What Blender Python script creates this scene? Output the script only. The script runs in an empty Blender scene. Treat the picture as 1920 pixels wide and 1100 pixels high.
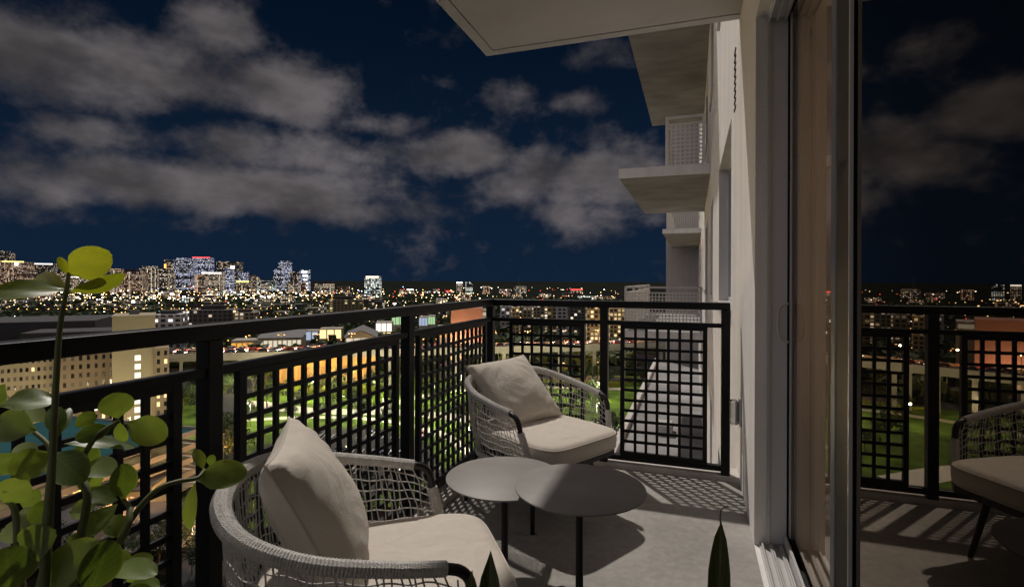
import bpy, math, random
from mathutils import Vector, Matrix, Quaternion
random.seed(7)
R = math.radians
S = bpy.context.scene
COL = S.collection

# ------------------------------------------------------------------ camera
FPX, HC, YAW = 985.0, 1.198, R(19.04)
cd = bpy.data.cameras.new('camera'); cam = bpy.data.objects.new('camera', cd); COL.objects.link(cam)
cd.sensor_width = 36; cd.lens = 36 * FPX / 1920; cd.shift_y = -24.5 / 1920
cd.clip_start = 0.05; cd.clip_end = 30000
cam.location = (0, 0, HC)
cam.rotation_mode = 'QUATERNION'
from mathutils import Euler
cam.rotation_quaternion = Euler((R(90), 0, YAW)).to_quaternion() @ Quaternion((0, 0, 1), R(0.2))
S.camera = cam
FW = Vector((-math.sin(YAW), math.cos(YAW), 0)); RT = Vector((math.cos(YAW), math.sin(YAW), 0))
def yh(x): return 525.5 + .0035 * (x - 960)
def P(x, y, Z):            # a point of the place seen at photo position (x, y), Z metres ahead
    return Vector((0, 0, HC)) + (FW + RT * ((x - 960) / FPX) + Vector((0, 0, 1)) * ((yh(x) - y) / FPX)) * Z
def G(x, y, z0):           # the same on a level plane at height z0
    return P(x, y, FPX * (HC - z0) / (y - yh(x)))

# ------------------------------------------------------------------ render, exposure
S.render.engine = 'CYCLES'
S.cycles.use_denoising = True
S.cycles.max_bounces = 5; S.cycles.diffuse_bounces = 3; S.cycles.glossy_bounces = 3
S.cycles.use_adaptive_sampling = True; S.cycles.adaptive_threshold = .03
S.cycles.sample_clamp_indirect = 6
S.cycles.use_light_tree = True
S.view_settings.view_transform = 'Standard'; S.view_settings.look = 'None'
S.view_settings.exposure = 0; S.view_settings.gamma = 1

# ------------------------------------------------------------------ sky
W = bpy.data.worlds.new('World'); S.world = W; W.use_nodes = True
W.cycles.sampling_method = 'MANUAL'; W.cycles.sample_map_resolution = 256
nt = W.node_tree; N = nt.nodes; L = nt.links; N.clear()
def nd(t, **k):
    n = N.new(t)
    for a, b in k.items(): setattr(n, a, b)
    return n
def val(x):
    return x
def mt(op, a, b=None, c=None, clamp=False):
    n = N.new('ShaderNodeMath'); n.operation = op; n.use_clamp = clamp
    for i, v in enumerate((a, b, c)):
        if v is None: continue
        if isinstance(v, (int, float)): n.inputs[i].default_value = v
        else: L.new(v, n.inputs[i])
    return n.outputs[0]
def sstep(x, a, b):
    n = N.new('ShaderNodeMapRange'); n.interpolation_type = 'SMOOTHSTEP'
    L.new(x, n.inputs[0]); n.inputs[1].default_value = a; n.inputs[2].default_value = b
    return n.outputs[0]
tc = nd('ShaderNodeTexCoord'); dirv = tc.outputs['Generated']
sep = nd('ShaderNodeSeparateXYZ'); L.new(dirv, sep.inputs[0])
az = mt('ARCTAN2', sep.outputs[0], sep.outputs[1]); el = mt('ARCSINE', sep.outputs[2])
def azel(x, y):
    d = (P(x, y, 1) - Vector((0, 0, HC))).normalized()
    return math.atan2(d.x, d.y), math.asin(d.z)
def skynoise(scale, detail, rough, zs=2.2, off=0.0, dist=0.0):
    mp = nd('ShaderNodeMapping'); mp.inputs['Scale'].default_value = (1, 1, zs); mp.inputs['Location'].default_value = (off, off * .7, off * .3)
    L.new(dirv, mp.inputs[0])
    n = nd('ShaderNodeTexNoise'); n.inputs['Scale'].default_value = scale; n.inputs['Detail'].default_value = detail
    n.inputs['Roughness'].default_value = rough; n.inputs['Distortion'].default_value = dist
    L.new(mp.outputs[0], n.inputs[0]); return n.outputs['Fac']
CLOUDS = [  # cloud banks: centre and half size as seen, weight
 (170, 125, 270, 80, 1.05), (30, 70, 130, 60, .75), (400, 40, 85, 62, .95), (330, 150, 120, 70, .8),
 (535, 182, 112, 60, 1.05), (170, 250, 130, 34, .72), (480, 275, 170, 52, .85), (420, 352, 310, 50, 1.1), (90, 345, 140, 44, .8),
 (600, 385, 180, 30, .8), (650, 300, 110, 45, .62), (715, 232, 90, 24, .62), (20, 285, 60, 40, .6),
 (870, 288, 100, 50, 1.05), (960, 350, 110, 45, .8), (1130, 335, 135, 66, 1.0), (1010, 310, 90, 45, .8),
 (1110, 400, 160, 36, .65), (960, 175, 55, 30, .42), (1085, 190, 60, 30, .48), (815, 152, 50, 20, .38), (1110, 110, 90, 34, .42),
 (300, 418, 380, 22, .34)]
ae = nd('ShaderNodeCombineXYZ'); L.new(az, ae.inputs[0]); L.new(el, ae.inputs[1])
E = None
for (cx, cy, rx, ry, w) in CLOUDS:
    a0, e0 = azel(cx, cy); a1, _ = azel(cx + rx, cy); _, e1 = azel(cx, cy - ry)
    k = .85 ** .5; sx, sy = k / (a1 - a0), k / (e1 - e0)
    vm = nd('ShaderNodeVectorMath', operation='MULTIPLY_ADD'); L.new(ae.outputs[0], vm.inputs[0]); vm.inputs[1].default_value = (sx, sy, 0); vm.inputs[2].default_value = (-a0 * sx, -e0 * sy, 0)
    dt = nd('ShaderNodeVectorMath', operation='DOT_PRODUCT'); L.new(vm.outputs[0], dt.inputs[0]); L.new(vm.outputs[0], dt.inputs[1])
    g = mt('MULTIPLY', mt('POWER', .3679, dt.outputs['Value']), w)
    E = g if E is None else mt('SMOOTH_MAX', E, g, 0.12)
# rest of the sky: denser cloud, brightened beyond the view to fill the shade
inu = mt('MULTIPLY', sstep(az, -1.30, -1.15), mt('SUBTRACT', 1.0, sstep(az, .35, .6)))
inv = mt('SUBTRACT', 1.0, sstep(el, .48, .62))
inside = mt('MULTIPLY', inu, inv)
gen = mt('MULTIPLY', sstep(skynoise(2.3, 3, .5, 1.6, 3.1), .30, .52), 1.0)
E = mt('ADD', mt('MULTIPLY', E, inside), mt('MULTIPLY', gen, mt('SUBTRACT', 1.0, inside)))
n1 = skynoise(7.5, 6, .56, 1.5, 0.3, .0); n2 = skynoise(24, 4, .60, 1.3, 1.7, .0)
fb = mt('ADD', mt('MULTIPLY', mt('SUBTRACT', n1, .5), 1.45), mt('MULTIPLY', mt('SUBTRACT', n2, .5), .65))
dens = sstep(mt('ADD', E, fb), .17, .93)
shade = skynoise(6, 4, .55, 2.0, 5.2, 0)
tone = mt('MULTIPLY', mt('MULTIPLY_ADD', sstep(shade, .30, .70), .75, .40), mt('MULTIPLY_ADD', mt('SUBTRACT', 1.0, inside), 2.7, 1.0))  # cloud tone is raised outside the view, as added fill light
ramp = nd('ShaderNodeValToRGB'); L.new(sstep(el, -.02, .55), ramp.inputs[0])
cr = ramp.color_ramp; cr.elements[0].color = (.0056, .0150, .036, 1); cr.elements[1].color = (.0009, .0048, .0138, 1)
cc = nd('ShaderNodeMix', data_type='RGBA', blend_type='MULTIPLY'); cc.inputs[0].default_value = 1
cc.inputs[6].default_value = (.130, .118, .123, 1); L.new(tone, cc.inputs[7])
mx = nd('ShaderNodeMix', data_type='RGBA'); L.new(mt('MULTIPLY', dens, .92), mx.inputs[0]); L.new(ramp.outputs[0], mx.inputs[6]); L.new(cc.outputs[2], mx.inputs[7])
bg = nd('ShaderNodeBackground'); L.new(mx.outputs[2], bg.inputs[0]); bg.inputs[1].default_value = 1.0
out = nd('ShaderNodeOutputWorld'); L.new(bg.outputs[0], out.inputs[0])

# ------------------------------------------------------------------ sun (the hard cool-warm light from high beyond the corner)
SUN_DIR = Vector((-.400, .552, 1.0)).normalized()
sd = bpy.data.lights.new('sun', 'SUN'); so = bpy.data.objects.new('sun', sd); COL.objects.link(so)
sd.energy = 2.2; sd.angle = R(1.2); sd.color = (1, .925, .845)
so.rotation_mode = 'QUATERNION'; so.rotation_quaternion = SUN_DIR.to_track_quat('Z', 'Y')
so.location = (-20, 24, 60)

# ================================================================== helpers
class MB:
    def __init__(s): s.v = []; s.f = []; s.sm = False
    def add(s, vs, fs):
        o = len(s.v); s.v += [tuple(v) for v in vs]; s.f += [tuple(i + o for i in f) for f in fs]; return s
    def box(s, x0, x1, y0, y1, z0, z1):
        vs = [(x, y, z) for z in (z0, z1) for y in (y0, y1) for x in (x0, x1)]
        return s.add(vs, [(0, 2, 3, 1), (4, 5, 7, 6), (0, 1, 5, 4), (2, 6, 7, 3), (0, 4, 6, 2), (1, 3, 7, 5)])
    def quad(s, a, b, c, d): return s.add([a, b, c, d], [(0, 1, 2, 3)])
    def prism(s, pts, z0, z1):
        n = len(pts)
        vs = [(p[0], p[1], z0) for p in pts] + [(p[0], p[1], z1) for p in pts]
        fs = [tuple(reversed(range(n))), tuple(range(n, 2 * n))] + [(i, (i + 1) % n, n + (i + 1) % n, n + i) for i in range(n)]
        return s.add(vs, fs)
    def tube(s, pts, rad, n=8, cap=True):
        pts = [Vector(p) for p in pts]; m = len(pts)
        rr = rad if isinstance(rad, (list, tuple)) else [rad] * m
        t0 = (pts[1] - pts[0]).normalized()
        up = Vector((0, 0, 1)) if abs(t0.z) < .9 else Vector((1, 0, 0))
        a = t0.cross(up).normalized(); vs = []
        for i, p in enumerate(pts):
            t = (pts[min(i + 1, m - 1)] - pts[max(i - 1, 0)])
            if t.length < 1e-9: t = t0
            t.normalize(); a = (a - t * a.dot(t)).normalized(); b = t.cross(a)
            for k in range(n):
                c = 2 * math.pi * k / n
                vs.append(p + (a * math.cos(c) + b * math.sin(c)) * rr[i])
        fs = [(i * n + k, i * n + (k + 1) % n, (i + 1) * n + (k + 1) % n, (i + 1) * n + k) for i in range(m - 1) for k in range(n)]
        if cap: fs += [tuple(reversed(range(n))), tuple(range((m - 1) * n, m * n))]
        return s.add(vs, fs)
    def lathe(s, prof, n=32, c=(0, 0)):
        vs = []; m = len(prof)
        for r, z in prof:
            for k in range(n):
                a = 2 * math.pi * k / n; vs.append((c[0] + r * math.cos(a), c[1] + r * math.sin(a), z))
        fs = [(i * n + k, i * n + (k + 1) % n, (i + 1) * n + (k + 1) % n, (i + 1) * n + k) for i in range(m - 1) for k in range(n)]
        fs += [tuple(reversed(range(n))), tuple(range((m - 1) * n, m * n))]
        return s.add(vs, fs)
    def mesh(s, name, smooth=False):
        me = bpy.data.meshes.new(name); me.from_pydata(s.v, [], s.f); me.update()
        if smooth: me.polygons.foreach_set('use_smooth', [True] * len(me.polygons))
        return me
    def build(s, name, mat, parent=None, smooth=False, bevel=0, loc=None, autos=False):
        o = link(name, s.mesh(name, smooth or autos), mat, parent, loc)
        if bevel:
            b = o.modifiers.new('bevel', 'BEVEL'); b.width = bevel; b.segments = 2; b.limit_method = 'ANGLE'
        if autos:
            e = o.modifiers.new('split', 'EDGE_SPLIT'); e.split_angle = R(40)
        return o
def link(name, me, mat, parent=None, loc=None, rz=0):
    o = bpy.data.objects.new(name, me); COL.objects.link(o)
    if mat is not None and me is not None and not me.materials: me.materials.append(mat)
    if parent: o.parent = parent
    if loc is not None: o.location = loc
    if rz: o.rotation_euler.z = rz
    return o
def tag(o, label=None, cat=None, group=None, kind=None):
    if label: o['label'] = label
    if cat: o['category'] = cat
    if group: o['group'] = group
    if kind: o['kind'] = kind
    return o
def empty(name, loc, rz=0):
    o = bpy.data.objects.new(name, None); COL.objects.link(o); o.location = loc; o.rotation_euler.z = rz
    o.empty_display_size = .1; return o
def copy_tree(o, parent=None):
    c = o.copy(); COL.objects.link(c); c.parent = parent
    for ch in list(o.children): copy_tree(ch, c)
    return c
def spline(pts, n):
    pts = [Vector(p) for p in pts]; q = [pts[0] * 2 - pts[1]] + pts + [pts[-1] * 2 - pts[-2]]; o = []
    seg = len(pts) - 1
    for i in range(n):
        t = i / (n - 1) * seg; k = min(int(t), seg - 1); t -= k
        a, b, c, d = q[k:k + 4]
        o.append(.5 * ((2 * b) + (c - a) * t + (2 * a - 5 * b + 4 * c - d) * t * t + (3 * b - a - 3 * c + d) * t ** 3))
    return o

# ------------------------------------------------------------------ materials
def add_dents(m, sc=7, dist=.02, strength=.35):
    t = m.node_tree; b = t.nodes['Principled BSDF']; c = t.nodes.new('ShaderNodeTexCoord')
    n = t.nodes.new('ShaderNodeTexNoise'); n.inputs['Scale'].default_value = sc; n.inputs['Detail'].default_value = 3; n.inputs['Distortion'].default_value = 1.2
    t.links.new(c.outputs['Object'], n.inputs[0])
    u = t.nodes.new('ShaderNodeBump'); u.inputs['Strength'].default_value = strength; u.inputs['Distance'].default_value = dist
    t.links.new(n.outputs['Fac'], u.inputs['Height'])
    if b.inputs['Normal'].links: t.links.new(b.inputs['Normal'].links[0].from_socket, u.inputs['Normal'])
    t.links.new(u.outputs[0], b.inputs['Normal'])
def mat(name, col, rough=.6, metal=0, spec=.5, var=.0, vscale=8, bump=0, bscale=60, emit=None, es=0, sheen=0, obj=True):
    m = bpy.data.materials.new(name); m.use_nodes = True
    t = m.node_tree; b = t.nodes['Principled BSDF']
    b.inputs['Base Color'].default_value = (*col, 1); b.inputs['Roughness'].default_value = rough
    b.inputs['Metallic'].default_value = metal; b.inputs['Specular IOR Level'].default_value = spec
    if sheen: b.inputs['Sheen Weight'].default_value = sheen
    if var or bump:
        c = t.nodes.new('ShaderNodeTexCoord')
        if var:
            n = t.nodes.new('ShaderNodeTexNoise'); n.inputs['Scale'].default_value = vscale; n.inputs['Detail'].default_value = 6
            t.links.new(c.outputs['Object'], n.inputs[0])
            r = t.nodes.new('ShaderNodeMapRange'); r.inputs[1].default_value = .25; r.inputs[2].default_value = .75
            r.inputs[3].default_value = 1 - var; r.inputs[4].default_value = 1 + var
            t.links.new(n.outputs['Fac'], r.inputs[0])
            x = t.nodes.new('ShaderNodeMix'); x.data_type = 'RGBA'; x.blend_type = 'MULTIPLY'; x.inputs[0].default_value = 1
            x.inputs[6].default_value = (*col, 1); t.links.new(r.outputs[0], x.inputs[7]); t.links.new(x.outputs[2], b.inputs['Base Color'])
        if bump:
            n = t.nodes.new('ShaderNodeTexNoise'); n.inputs['Scale'].default_value = bscale; n.inputs['Detail'].default_value = 5
            t.links.new(c.outputs['Object'], n.inputs[0])
            u = t.nodes.new('ShaderNodeBump'); u.inputs['Strength'].default_value = bump; u.inputs['Distance'].default_value = .01
            t.links.new(n.outputs['Fac'], u.inputs['Height']); t.links.new(u.outputs[0], b.inputs['Normal'])
    if emit:
        b.inputs['Emission Color'].default_value = (*emit, 1); b.inputs['Emission Strength'].default_value = es
    return m
M = {}
def add_streaks(m, scale=(3, 3, .25), amt=.14):
    t = m.node_tree; b = t.nodes['Principled BSDF']; c = t.nodes.new('ShaderNodeTexCoord'); mp = t.nodes.new('ShaderNodeMapping'); mp.inputs['Scale'].default_value = scale
    t.links.new(c.outputs['Object'], mp.inputs[0]); n = t.nodes.new('ShaderNodeTexNoise'); n.inputs['Scale'].default_value = 1.6; n.inputs['Detail'].default_value = 7; n.inputs['Roughness'].default_value = .65
    t.links.new(mp.outputs[0], n.inputs[0]); r = t.nodes.new('ShaderNodeMapRange'); r.inputs[1].default_value = .42; r.inputs[2].default_value = .72; r.inputs[3].default_value = 1; r.inputs[4].default_value = 1 - amt
    t.links.new(n.outputs['Fac'], r.inputs[0]); x = t.nodes.new('ShaderNodeMix'); x.data_type = 'RGBA'; x.blend_type = 'MULTIPLY'; x.inputs[0].default_value = 1
    t.links.new(b.inputs['Base Color'].links[0].from_socket, x.inputs[6]); t.links.new(r.outputs[0], x.inputs[7]); t.links.new(x.outputs[2], b.inputs['Base Color'])
M['stucco'] = mat('white_stucco', (.88, .855, .825), .9, var=.07, vscale=1.6, bump=.35, bscale=120, spec=.2)
M['stucco2'] = mat('grey_stucco', (.55, .52, .50), .9, var=.08, vscale=2, bump=.2, bscale=80, spec=.2)
M['soffit'] = mat('soffit_paint', (.56, .55, .555), .95, var=.10, vscale=.9, bump=.1, bscale=90, spec=.1)
M['soffit2'] = mat('raw_soffit', (.34, .33, .325), .95, var=.22, vscale=1.2, bump=.2, bscale=60, spec=.1)
M['kerb'] = mat('kerb_concrete', (.62, .58, .54), .85, var=.10, vscale=9, bump=.3, bscale=90, spec=.2)
add_streaks(M['stucco']); add_streaks(M['stucco2']); add_streaks(M['soffit'], (.8, 2.2, 1), .12); add_streaks(M['soffit2'], (.8, 3, 1), .25); add_streaks(M['kerb'], (2, 2, 2), .2)
M['black'] = mat('black_powder_coat', (.006, .0065, .008), .42, spec=.3, bump=.05, bscale=300)
M['white_metal'] = mat('white_powder_coat', (.78, .74, .68), .5, var=.05)
M['alu'] = mat('grey_aluminium', (.62, .64, .67), .42, metal=0, bump=.02, bscale=200)
M['alu_white'] = mat('pale_aluminium', (.58, .57, .56), .4, metal=.15)
M['gasket'] = mat('black_gasket', (.012, .011, .012), .6)
M['rope'] = mat('grey_white_rope', (.82, .80, .765), .9, var=.16, vscale=70, bump=.8, bscale=420, spec=.1)
M['fabric'] = mat('linen_canvas', (.68, .62, .545), .95, var=.04, vscale=30, bump=.25, bscale=500, spec=.1, sheen=.15)
M['fabric2'] = mat('linen_pillow', (.70, .645, .57), .95, var=.04, vscale=24, bump=.3, bscale=480, spec=.1, sheen=.15)
add_dents(M['fabric'], 6, .02, .4); add_dents(M['fabric2'], 7, .02, .45)
M['piping'] = mat('seam_piping', (.6, .545, .48), .95)
M['dark_tube'] = mat('dark_bronze_tube', (.030, .028, .030), .40, metal=.3)
M['table'] = mat('taupe_table_coat', (.285, .27, .255), .50, var=.09, vscale=5, bump=.06, bscale=350, spec=.35)
add_streaks(M['table'], (2, 9, 2), .12)
M['table_dark'] = mat('graphite_table_leg', (.030, .029, .030), .45, metal=.2)
M['pot'] = mat('stoneware_pot', (.30, .28, .26), .7, var=.08)
M['soil'] = mat('soil', (.03, .022, .016), 1, var=.3, vscale=60, bump=.8, bscale=90)

# floor: trowelled grey concrete coating
def floor_mat():
    m = mat('balcony_coating', (.25, .24, .225), .72, spec=.3)
    t = m.node_tree; b = t.nodes['Principled BSDF']; c = t.nodes.new('ShaderNodeTexCoord')
    def nz(sc, de): 
        n = t.nodes.new('ShaderNodeTexNoise'); n.inputs['Scale'].default_value = sc; n.inputs['Detail'].default_value = de
        n.inputs['Distortion'].default_value = .6; t.links.new(c.outputs['Object'], n.inputs[0]); return n
    a = nz(2.2, 8); d = nz(28, 6)
    r = t.nodes.new('ShaderNodeValToRGB'); r.color_ramp.elements[0].color = (.31, .295, .272, 1); r.color_ramp.elements[1].color = (.41, .39, .362, 1)
    r.color_ramp.elements[0].position = .3; r.color_ramp.elements[1].position = .7
    t.links.new(a.outputs['Fac'], r.inputs[0])
    r2 = t.nodes.new('ShaderNodeMapRange'); r2.inputs[1].default_value = .35; r2.inputs[2].default_value = .7; r2.inputs[3].default_value = .88; r2.inputs[4].default_value = 1.07
    t.links.new(d.outputs['Fac'], r2.inputs[0])
    x = t.nodes.new('ShaderNodeMix'); x.data_type = 'RGBA'; x.blend_type = 'MULTIPLY'; x.inputs[0].default_value = 1
    t.links.new(r.outputs[0], x.inputs[6]); t.links.new(r2.outputs[0], x.inputs[7]); t.links.new(x.outputs[2], b.inputs['Base Color'])
    u = t.nodes.new('ShaderNodeBump'); u.inputs['Strength'].default_value = .25; u.inputs['Distance'].default_value = .004
    t.links.new(d.outputs['Fac'], u.inputs['Height']); t.links.new(u.outputs[0], b.inputs['Normal'])
    return m
M['floor'] = floor_mat()

def door_glass():
    m = bpy.data.materials.new('bronze_door_glass'); m.use_nodes = True; t = m.node_tree
    t.nodes.clear(); o = t.nodes.new('ShaderNodeOutputMaterial')
    d = t.nodes.new('ShaderNodeBsdfDiffuse'); d.inputs[0].default_value = (.006, .0055, .005, 1)
    g = t.nodes.new('ShaderNodeBsdfGlossy'); g.inputs['Roughness'].default_value = .0; g.inputs[0].default_value = (.98, .86, .74, 1)
    f = t.nodes.new('ShaderNodeFresnel'); f.inputs['IOR'].default_value = 2.0
    x = t.nodes.new('ShaderNodeMixShader'); t.links.new(f.outputs[0], x.inputs[0]); t.links.new(d.outputs[0], x.inputs[1]); t.links.new(g.outputs[0], x.inputs[2])
    t.links.new(x.outputs[0], o.inputs[0]); return m
M['glass'] = door_glass()
def clear_glass():
    m = bpy.data.materials.new('clear_door_glass'); m.use_nodes = True; t = m.node_tree
    t.nodes.clear(); o = t.nodes.new('ShaderNodeOutputMaterial')
    d = t.nodes.new('ShaderNodeBsdfTransparent'); d.inputs[0].default_value = (.93, .92, .90, 1)
    g = t.nodes.new('ShaderNodeBsdfGlossy'); g.inputs['Roughness'].default_value = .0; g.inputs[0].default_value = (.98, .88, .78, 1)
    f = t.nodes.new('ShaderNodeFresnel'); f.inputs['IOR'].default_value = 1.5
    x = t.nodes.new('ShaderNodeMixShader'); t.links.new(f.outputs[0], x.inputs[0]); t.links.new(d.outputs[0], x.inputs[1]); t.links.new(g.outputs[0], x.inputs[2])
    t.links.new(x.outputs[0], o.inputs[0]); return m
M['clear'] = clear_glass()
M['curtain'] = mat('tan_curtain', (.84, .66, .44), .95, var=.03, vscale=12, spec=.1)
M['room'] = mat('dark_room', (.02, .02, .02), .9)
M['win_glass'] = mat('window_glass', (.035, .037, .042), .08, spec=.9)
def leaf_mat(name, c1, c2, trans=.35):
    m = bpy.data.materials.new(name); m.use_nodes = True; t = m.node_tree; b = t.nodes['Principled BSDF']
    oi = t.nodes.new('ShaderNodeObjectInfo'); c = t.nodes.new('ShaderNodeTexCoord')
    n = t.nodes.new('ShaderNodeTexNoise'); n.inputs['Scale'].default_value = 22; n.inputs['Detail'].default_value = 5
    t.links.new(c.outputs['Object'], n.inputs[0])
    ad = t.nodes.new('ShaderNodeMath'); ad.operation = 'MULTIPLY_ADD'; ad.inputs[1].default_value = .55; t.links.new(n.outputs['Fac'], ad.inputs[0])
    ra = t.nodes.new('ShaderNodeMath'); ra.operation = 'MULTIPLY_ADD'; ra.inputs[1].default_value = .9; ra.inputs[2].default_value = -.22
    t.links.new(oi.outputs['Random'], ra.inputs[0]); t.links.new(ra.outputs[0], ad.inputs[2])
    r = t.nodes.new('ShaderNodeValToRGB'); r.color_ramp.elements[0].color = (*c1, 1); r.color_ramp.elements[1].color = (*c2, 1)
    t.links.new(ad.outputs[0], r.inputs[0])
    # paler midrib along the leaf (uv.y = across)
    uv = t.nodes.new('ShaderNodeSeparateXYZ'); t.links.new(c.outputs['UV'], uv.inputs[0])
    ab = t.nodes.new('ShaderNodeMath'); ab.operation = 'SUBTRACT'; ab.inputs[1].default_value = .5; t.links.new(uv.outputs[1], ab.inputs[0])
    a2 = t.nodes.new('ShaderNodeMath'); a2.operation = 'ABSOLUTE'; t.links.new(ab.outputs[0], a2.inputs[0])
    st = t.nodes.new('ShaderNodeMapRange'); st.inputs[1].default_value = .012; st.inputs[2].default_value = .05; st.inputs[3].default_value = .25; st.inputs[4].default_value = 0
    t.links.new(a2.outputs[0], st.inputs[0])
    ed = t.nodes.new('ShaderNodeMapRange'); ed.inputs[1].default_value = .44; ed.inputs[2].default_value = .485; ed.inputs[3].default_value = 0; ed.inputs[4].default_value = .75
    t.links.new(a2.outputs[0], ed.inputs[0])
    mm = t.nodes.new('ShaderNodeMath'); mm.operation = 'MAXIMUM'; t.links.new(st.outputs[0], mm.inputs[0]); t.links.new(ed.outputs[0], mm.inputs[1])
    x = t.nodes.new('ShaderNodeMix'); x.data_type = 'RGBA'; t.links.new(mm.outputs[0], x.inputs[0]); t.links.new(r.outputs[0], x.inputs[6]); x.inputs[7].default_value = (.22, .25, .10, 1)
    def mh(op, a_, b_=None, c_=None):
        n_ = t.nodes.new('ShaderNodeMath'); n_.operation = op
        for i_, v_ in enumerate((a_, b_, c_)):
            if v_ is None: continue
            if isinstance(v_, (int, float)): n_.inputs[i_].default_value = v_
            else: t.links.new(v_, n_.inputs[i_])
        return n_.outputs[0]
    vein = mh('MULTIPLY', mh('GREATER_THAN', mh('SINE', mh('SUBTRACT', mh('MULTIPLY', uv.outputs[0], 46.0), mh('MULTIPLY', a2.outputs[0], 30.0))), .90), .16)
    spn = t.nodes.new('ShaderNodeTexNoise'); spn.inputs['Scale'].default_value = 75; spn.inputs['Detail'].default_value = 2; t.links.new(c.outputs['Object'], spn.inputs[0])
    spot = mh('MULTIPLY', mh('GREATER_THAN', spn.outputs['Fac'], .715), .6)
    xv = t.nodes.new('ShaderNodeMix'); xv.data_type = 'RGBA'; t.links.new(vein, xv.inputs[0]); t.links.new(x.outputs[2], xv.inputs[6]); xv.inputs[7].default_value = (.26, .30, .13, 1)
    xs = t.nodes.new('ShaderNodeMix'); xs.data_type = 'RGBA'; t.links.new(spot, xs.inputs[0]); t.links.new(xv.outputs[2], xs.inputs[6]); xs.inputs[7].default_value = (.09, .06, .02, 1); x = xs
    t.links.new(x.outputs[2], b.inputs['Base Color']); b.inputs['Roughness'].default_value = .38; b.inputs['Specular IOR Level'].default_value = .5
    tr = t.nodes.new('ShaderNodeBsdfTranslucent'); hs = t.nodes.new('ShaderNodeMix'); hs.data_type = 'RGBA'; hs.blend_type = 'MULTIPLY'; hs.inputs[0].default_value = 1
    t.links.new(x.outputs[2], hs.inputs[6]); hs.inputs[7].default_value = (2.0, 2.0, .5, 1); t.links.new(hs.outputs[2], tr.inputs[0])
    ms = t.nodes.new('ShaderNodeMixShader'); ms.inputs[0].default_value = trans
    t.links.new(b.outputs[0], ms.inputs[1]); t.links.new(tr.outputs[0], ms.inputs[2]); t.links.new(ms.outputs[0], t.nodes['Material Output'].inputs[0])
    return m
M['leaf'] = leaf_mat('rubbery_leaf', (.075, .12, .035), (.24, .31, .10))
M['leaf_young'] = leaf_mat('young_leaf', (.15, .17, .018), (.27, .29, .04), .45)
M['stem'] = mat('green_stem', (.14, .16, .06), .6, var=.2, vscale=40)
M['snake'] = leaf_mat('snake_plant_leaf', (.016, .028, .008), (.075, .085, .02), .12)

# ================================================================== BALCONY
XL, YF, XW = -1.345, 3.44, .266       # left rail plane, far rail plane, wall plane
CE = 2.83                              # ceiling height
fl = MB().box(-1.24, XW, -3.0, YF - .04, -.20, 0).build('floor', M['floor']); tag(fl, kind='structure')
kb = MB()
kb.box(-1.43, -1.24, -3.0, 3.56, -.20, .030); kb.box(-1.24, XW, YF - .04, 3.56, -.20, .0301)
tag(kb.build('kerb', M['kerb'], bevel=.004), kind='structure')
# ceiling slab with drip groove
cm = MB(); cm.box(-1.43, XW + .3, -3.0, 3.56, CE + .015, CE + .22)
cm.box(-1.43, -1.36, -3.0, 3.56, CE, CE + .015); cm.box(-1.36, XW, 3.49, 3.56, CE, CE + .0151)
cm.box(-1.347, XW, -3.0, 3.477, CE + .001, CE + .0152)
tag(cm.build('ceiling', M['soffit']), kind='structure')

# ---- railing
rail = empty('balcony_railing', (XL, YF, 0)); tag(rail, 'black metal railing with square lattice panels around the balcony edge', 'railing')
def rbox(name, x0, x1, y0, y1, z0, z1, parent=rail, bevel=.003):
    lx, ly = (x0 + x1) / 2, (y0 + y1) / 2; w, d = (x1 - x0) / 2, (y1 - y0) / 2
    o = MB().box(-w, w, -d, d, z0, z1).build(name, M['black'], None, bevel=bevel)
    o.parent = parent; base = Vector((0, 0, 0)); q = parent
    while q: base += q.location; q = q.parent
    o.location = Vector((lx, ly, 0)) - base; return o
PW = .0255
postsL = [-1.09, .04, 1.172, 2.305]
for y in postsL: rbox('post', XL - PW, XL + PW, y - PW, y + PW, .031, 1.022)
rbox('post', XL - PW, XL + PW, YF - PW, YF + PW, .031, 1.022)
for x in (-.546, .186): rbox('post', x - PW, x + PW, YF - PW - .012, YF + PW - .012, 0.0, 1.022)
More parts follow.
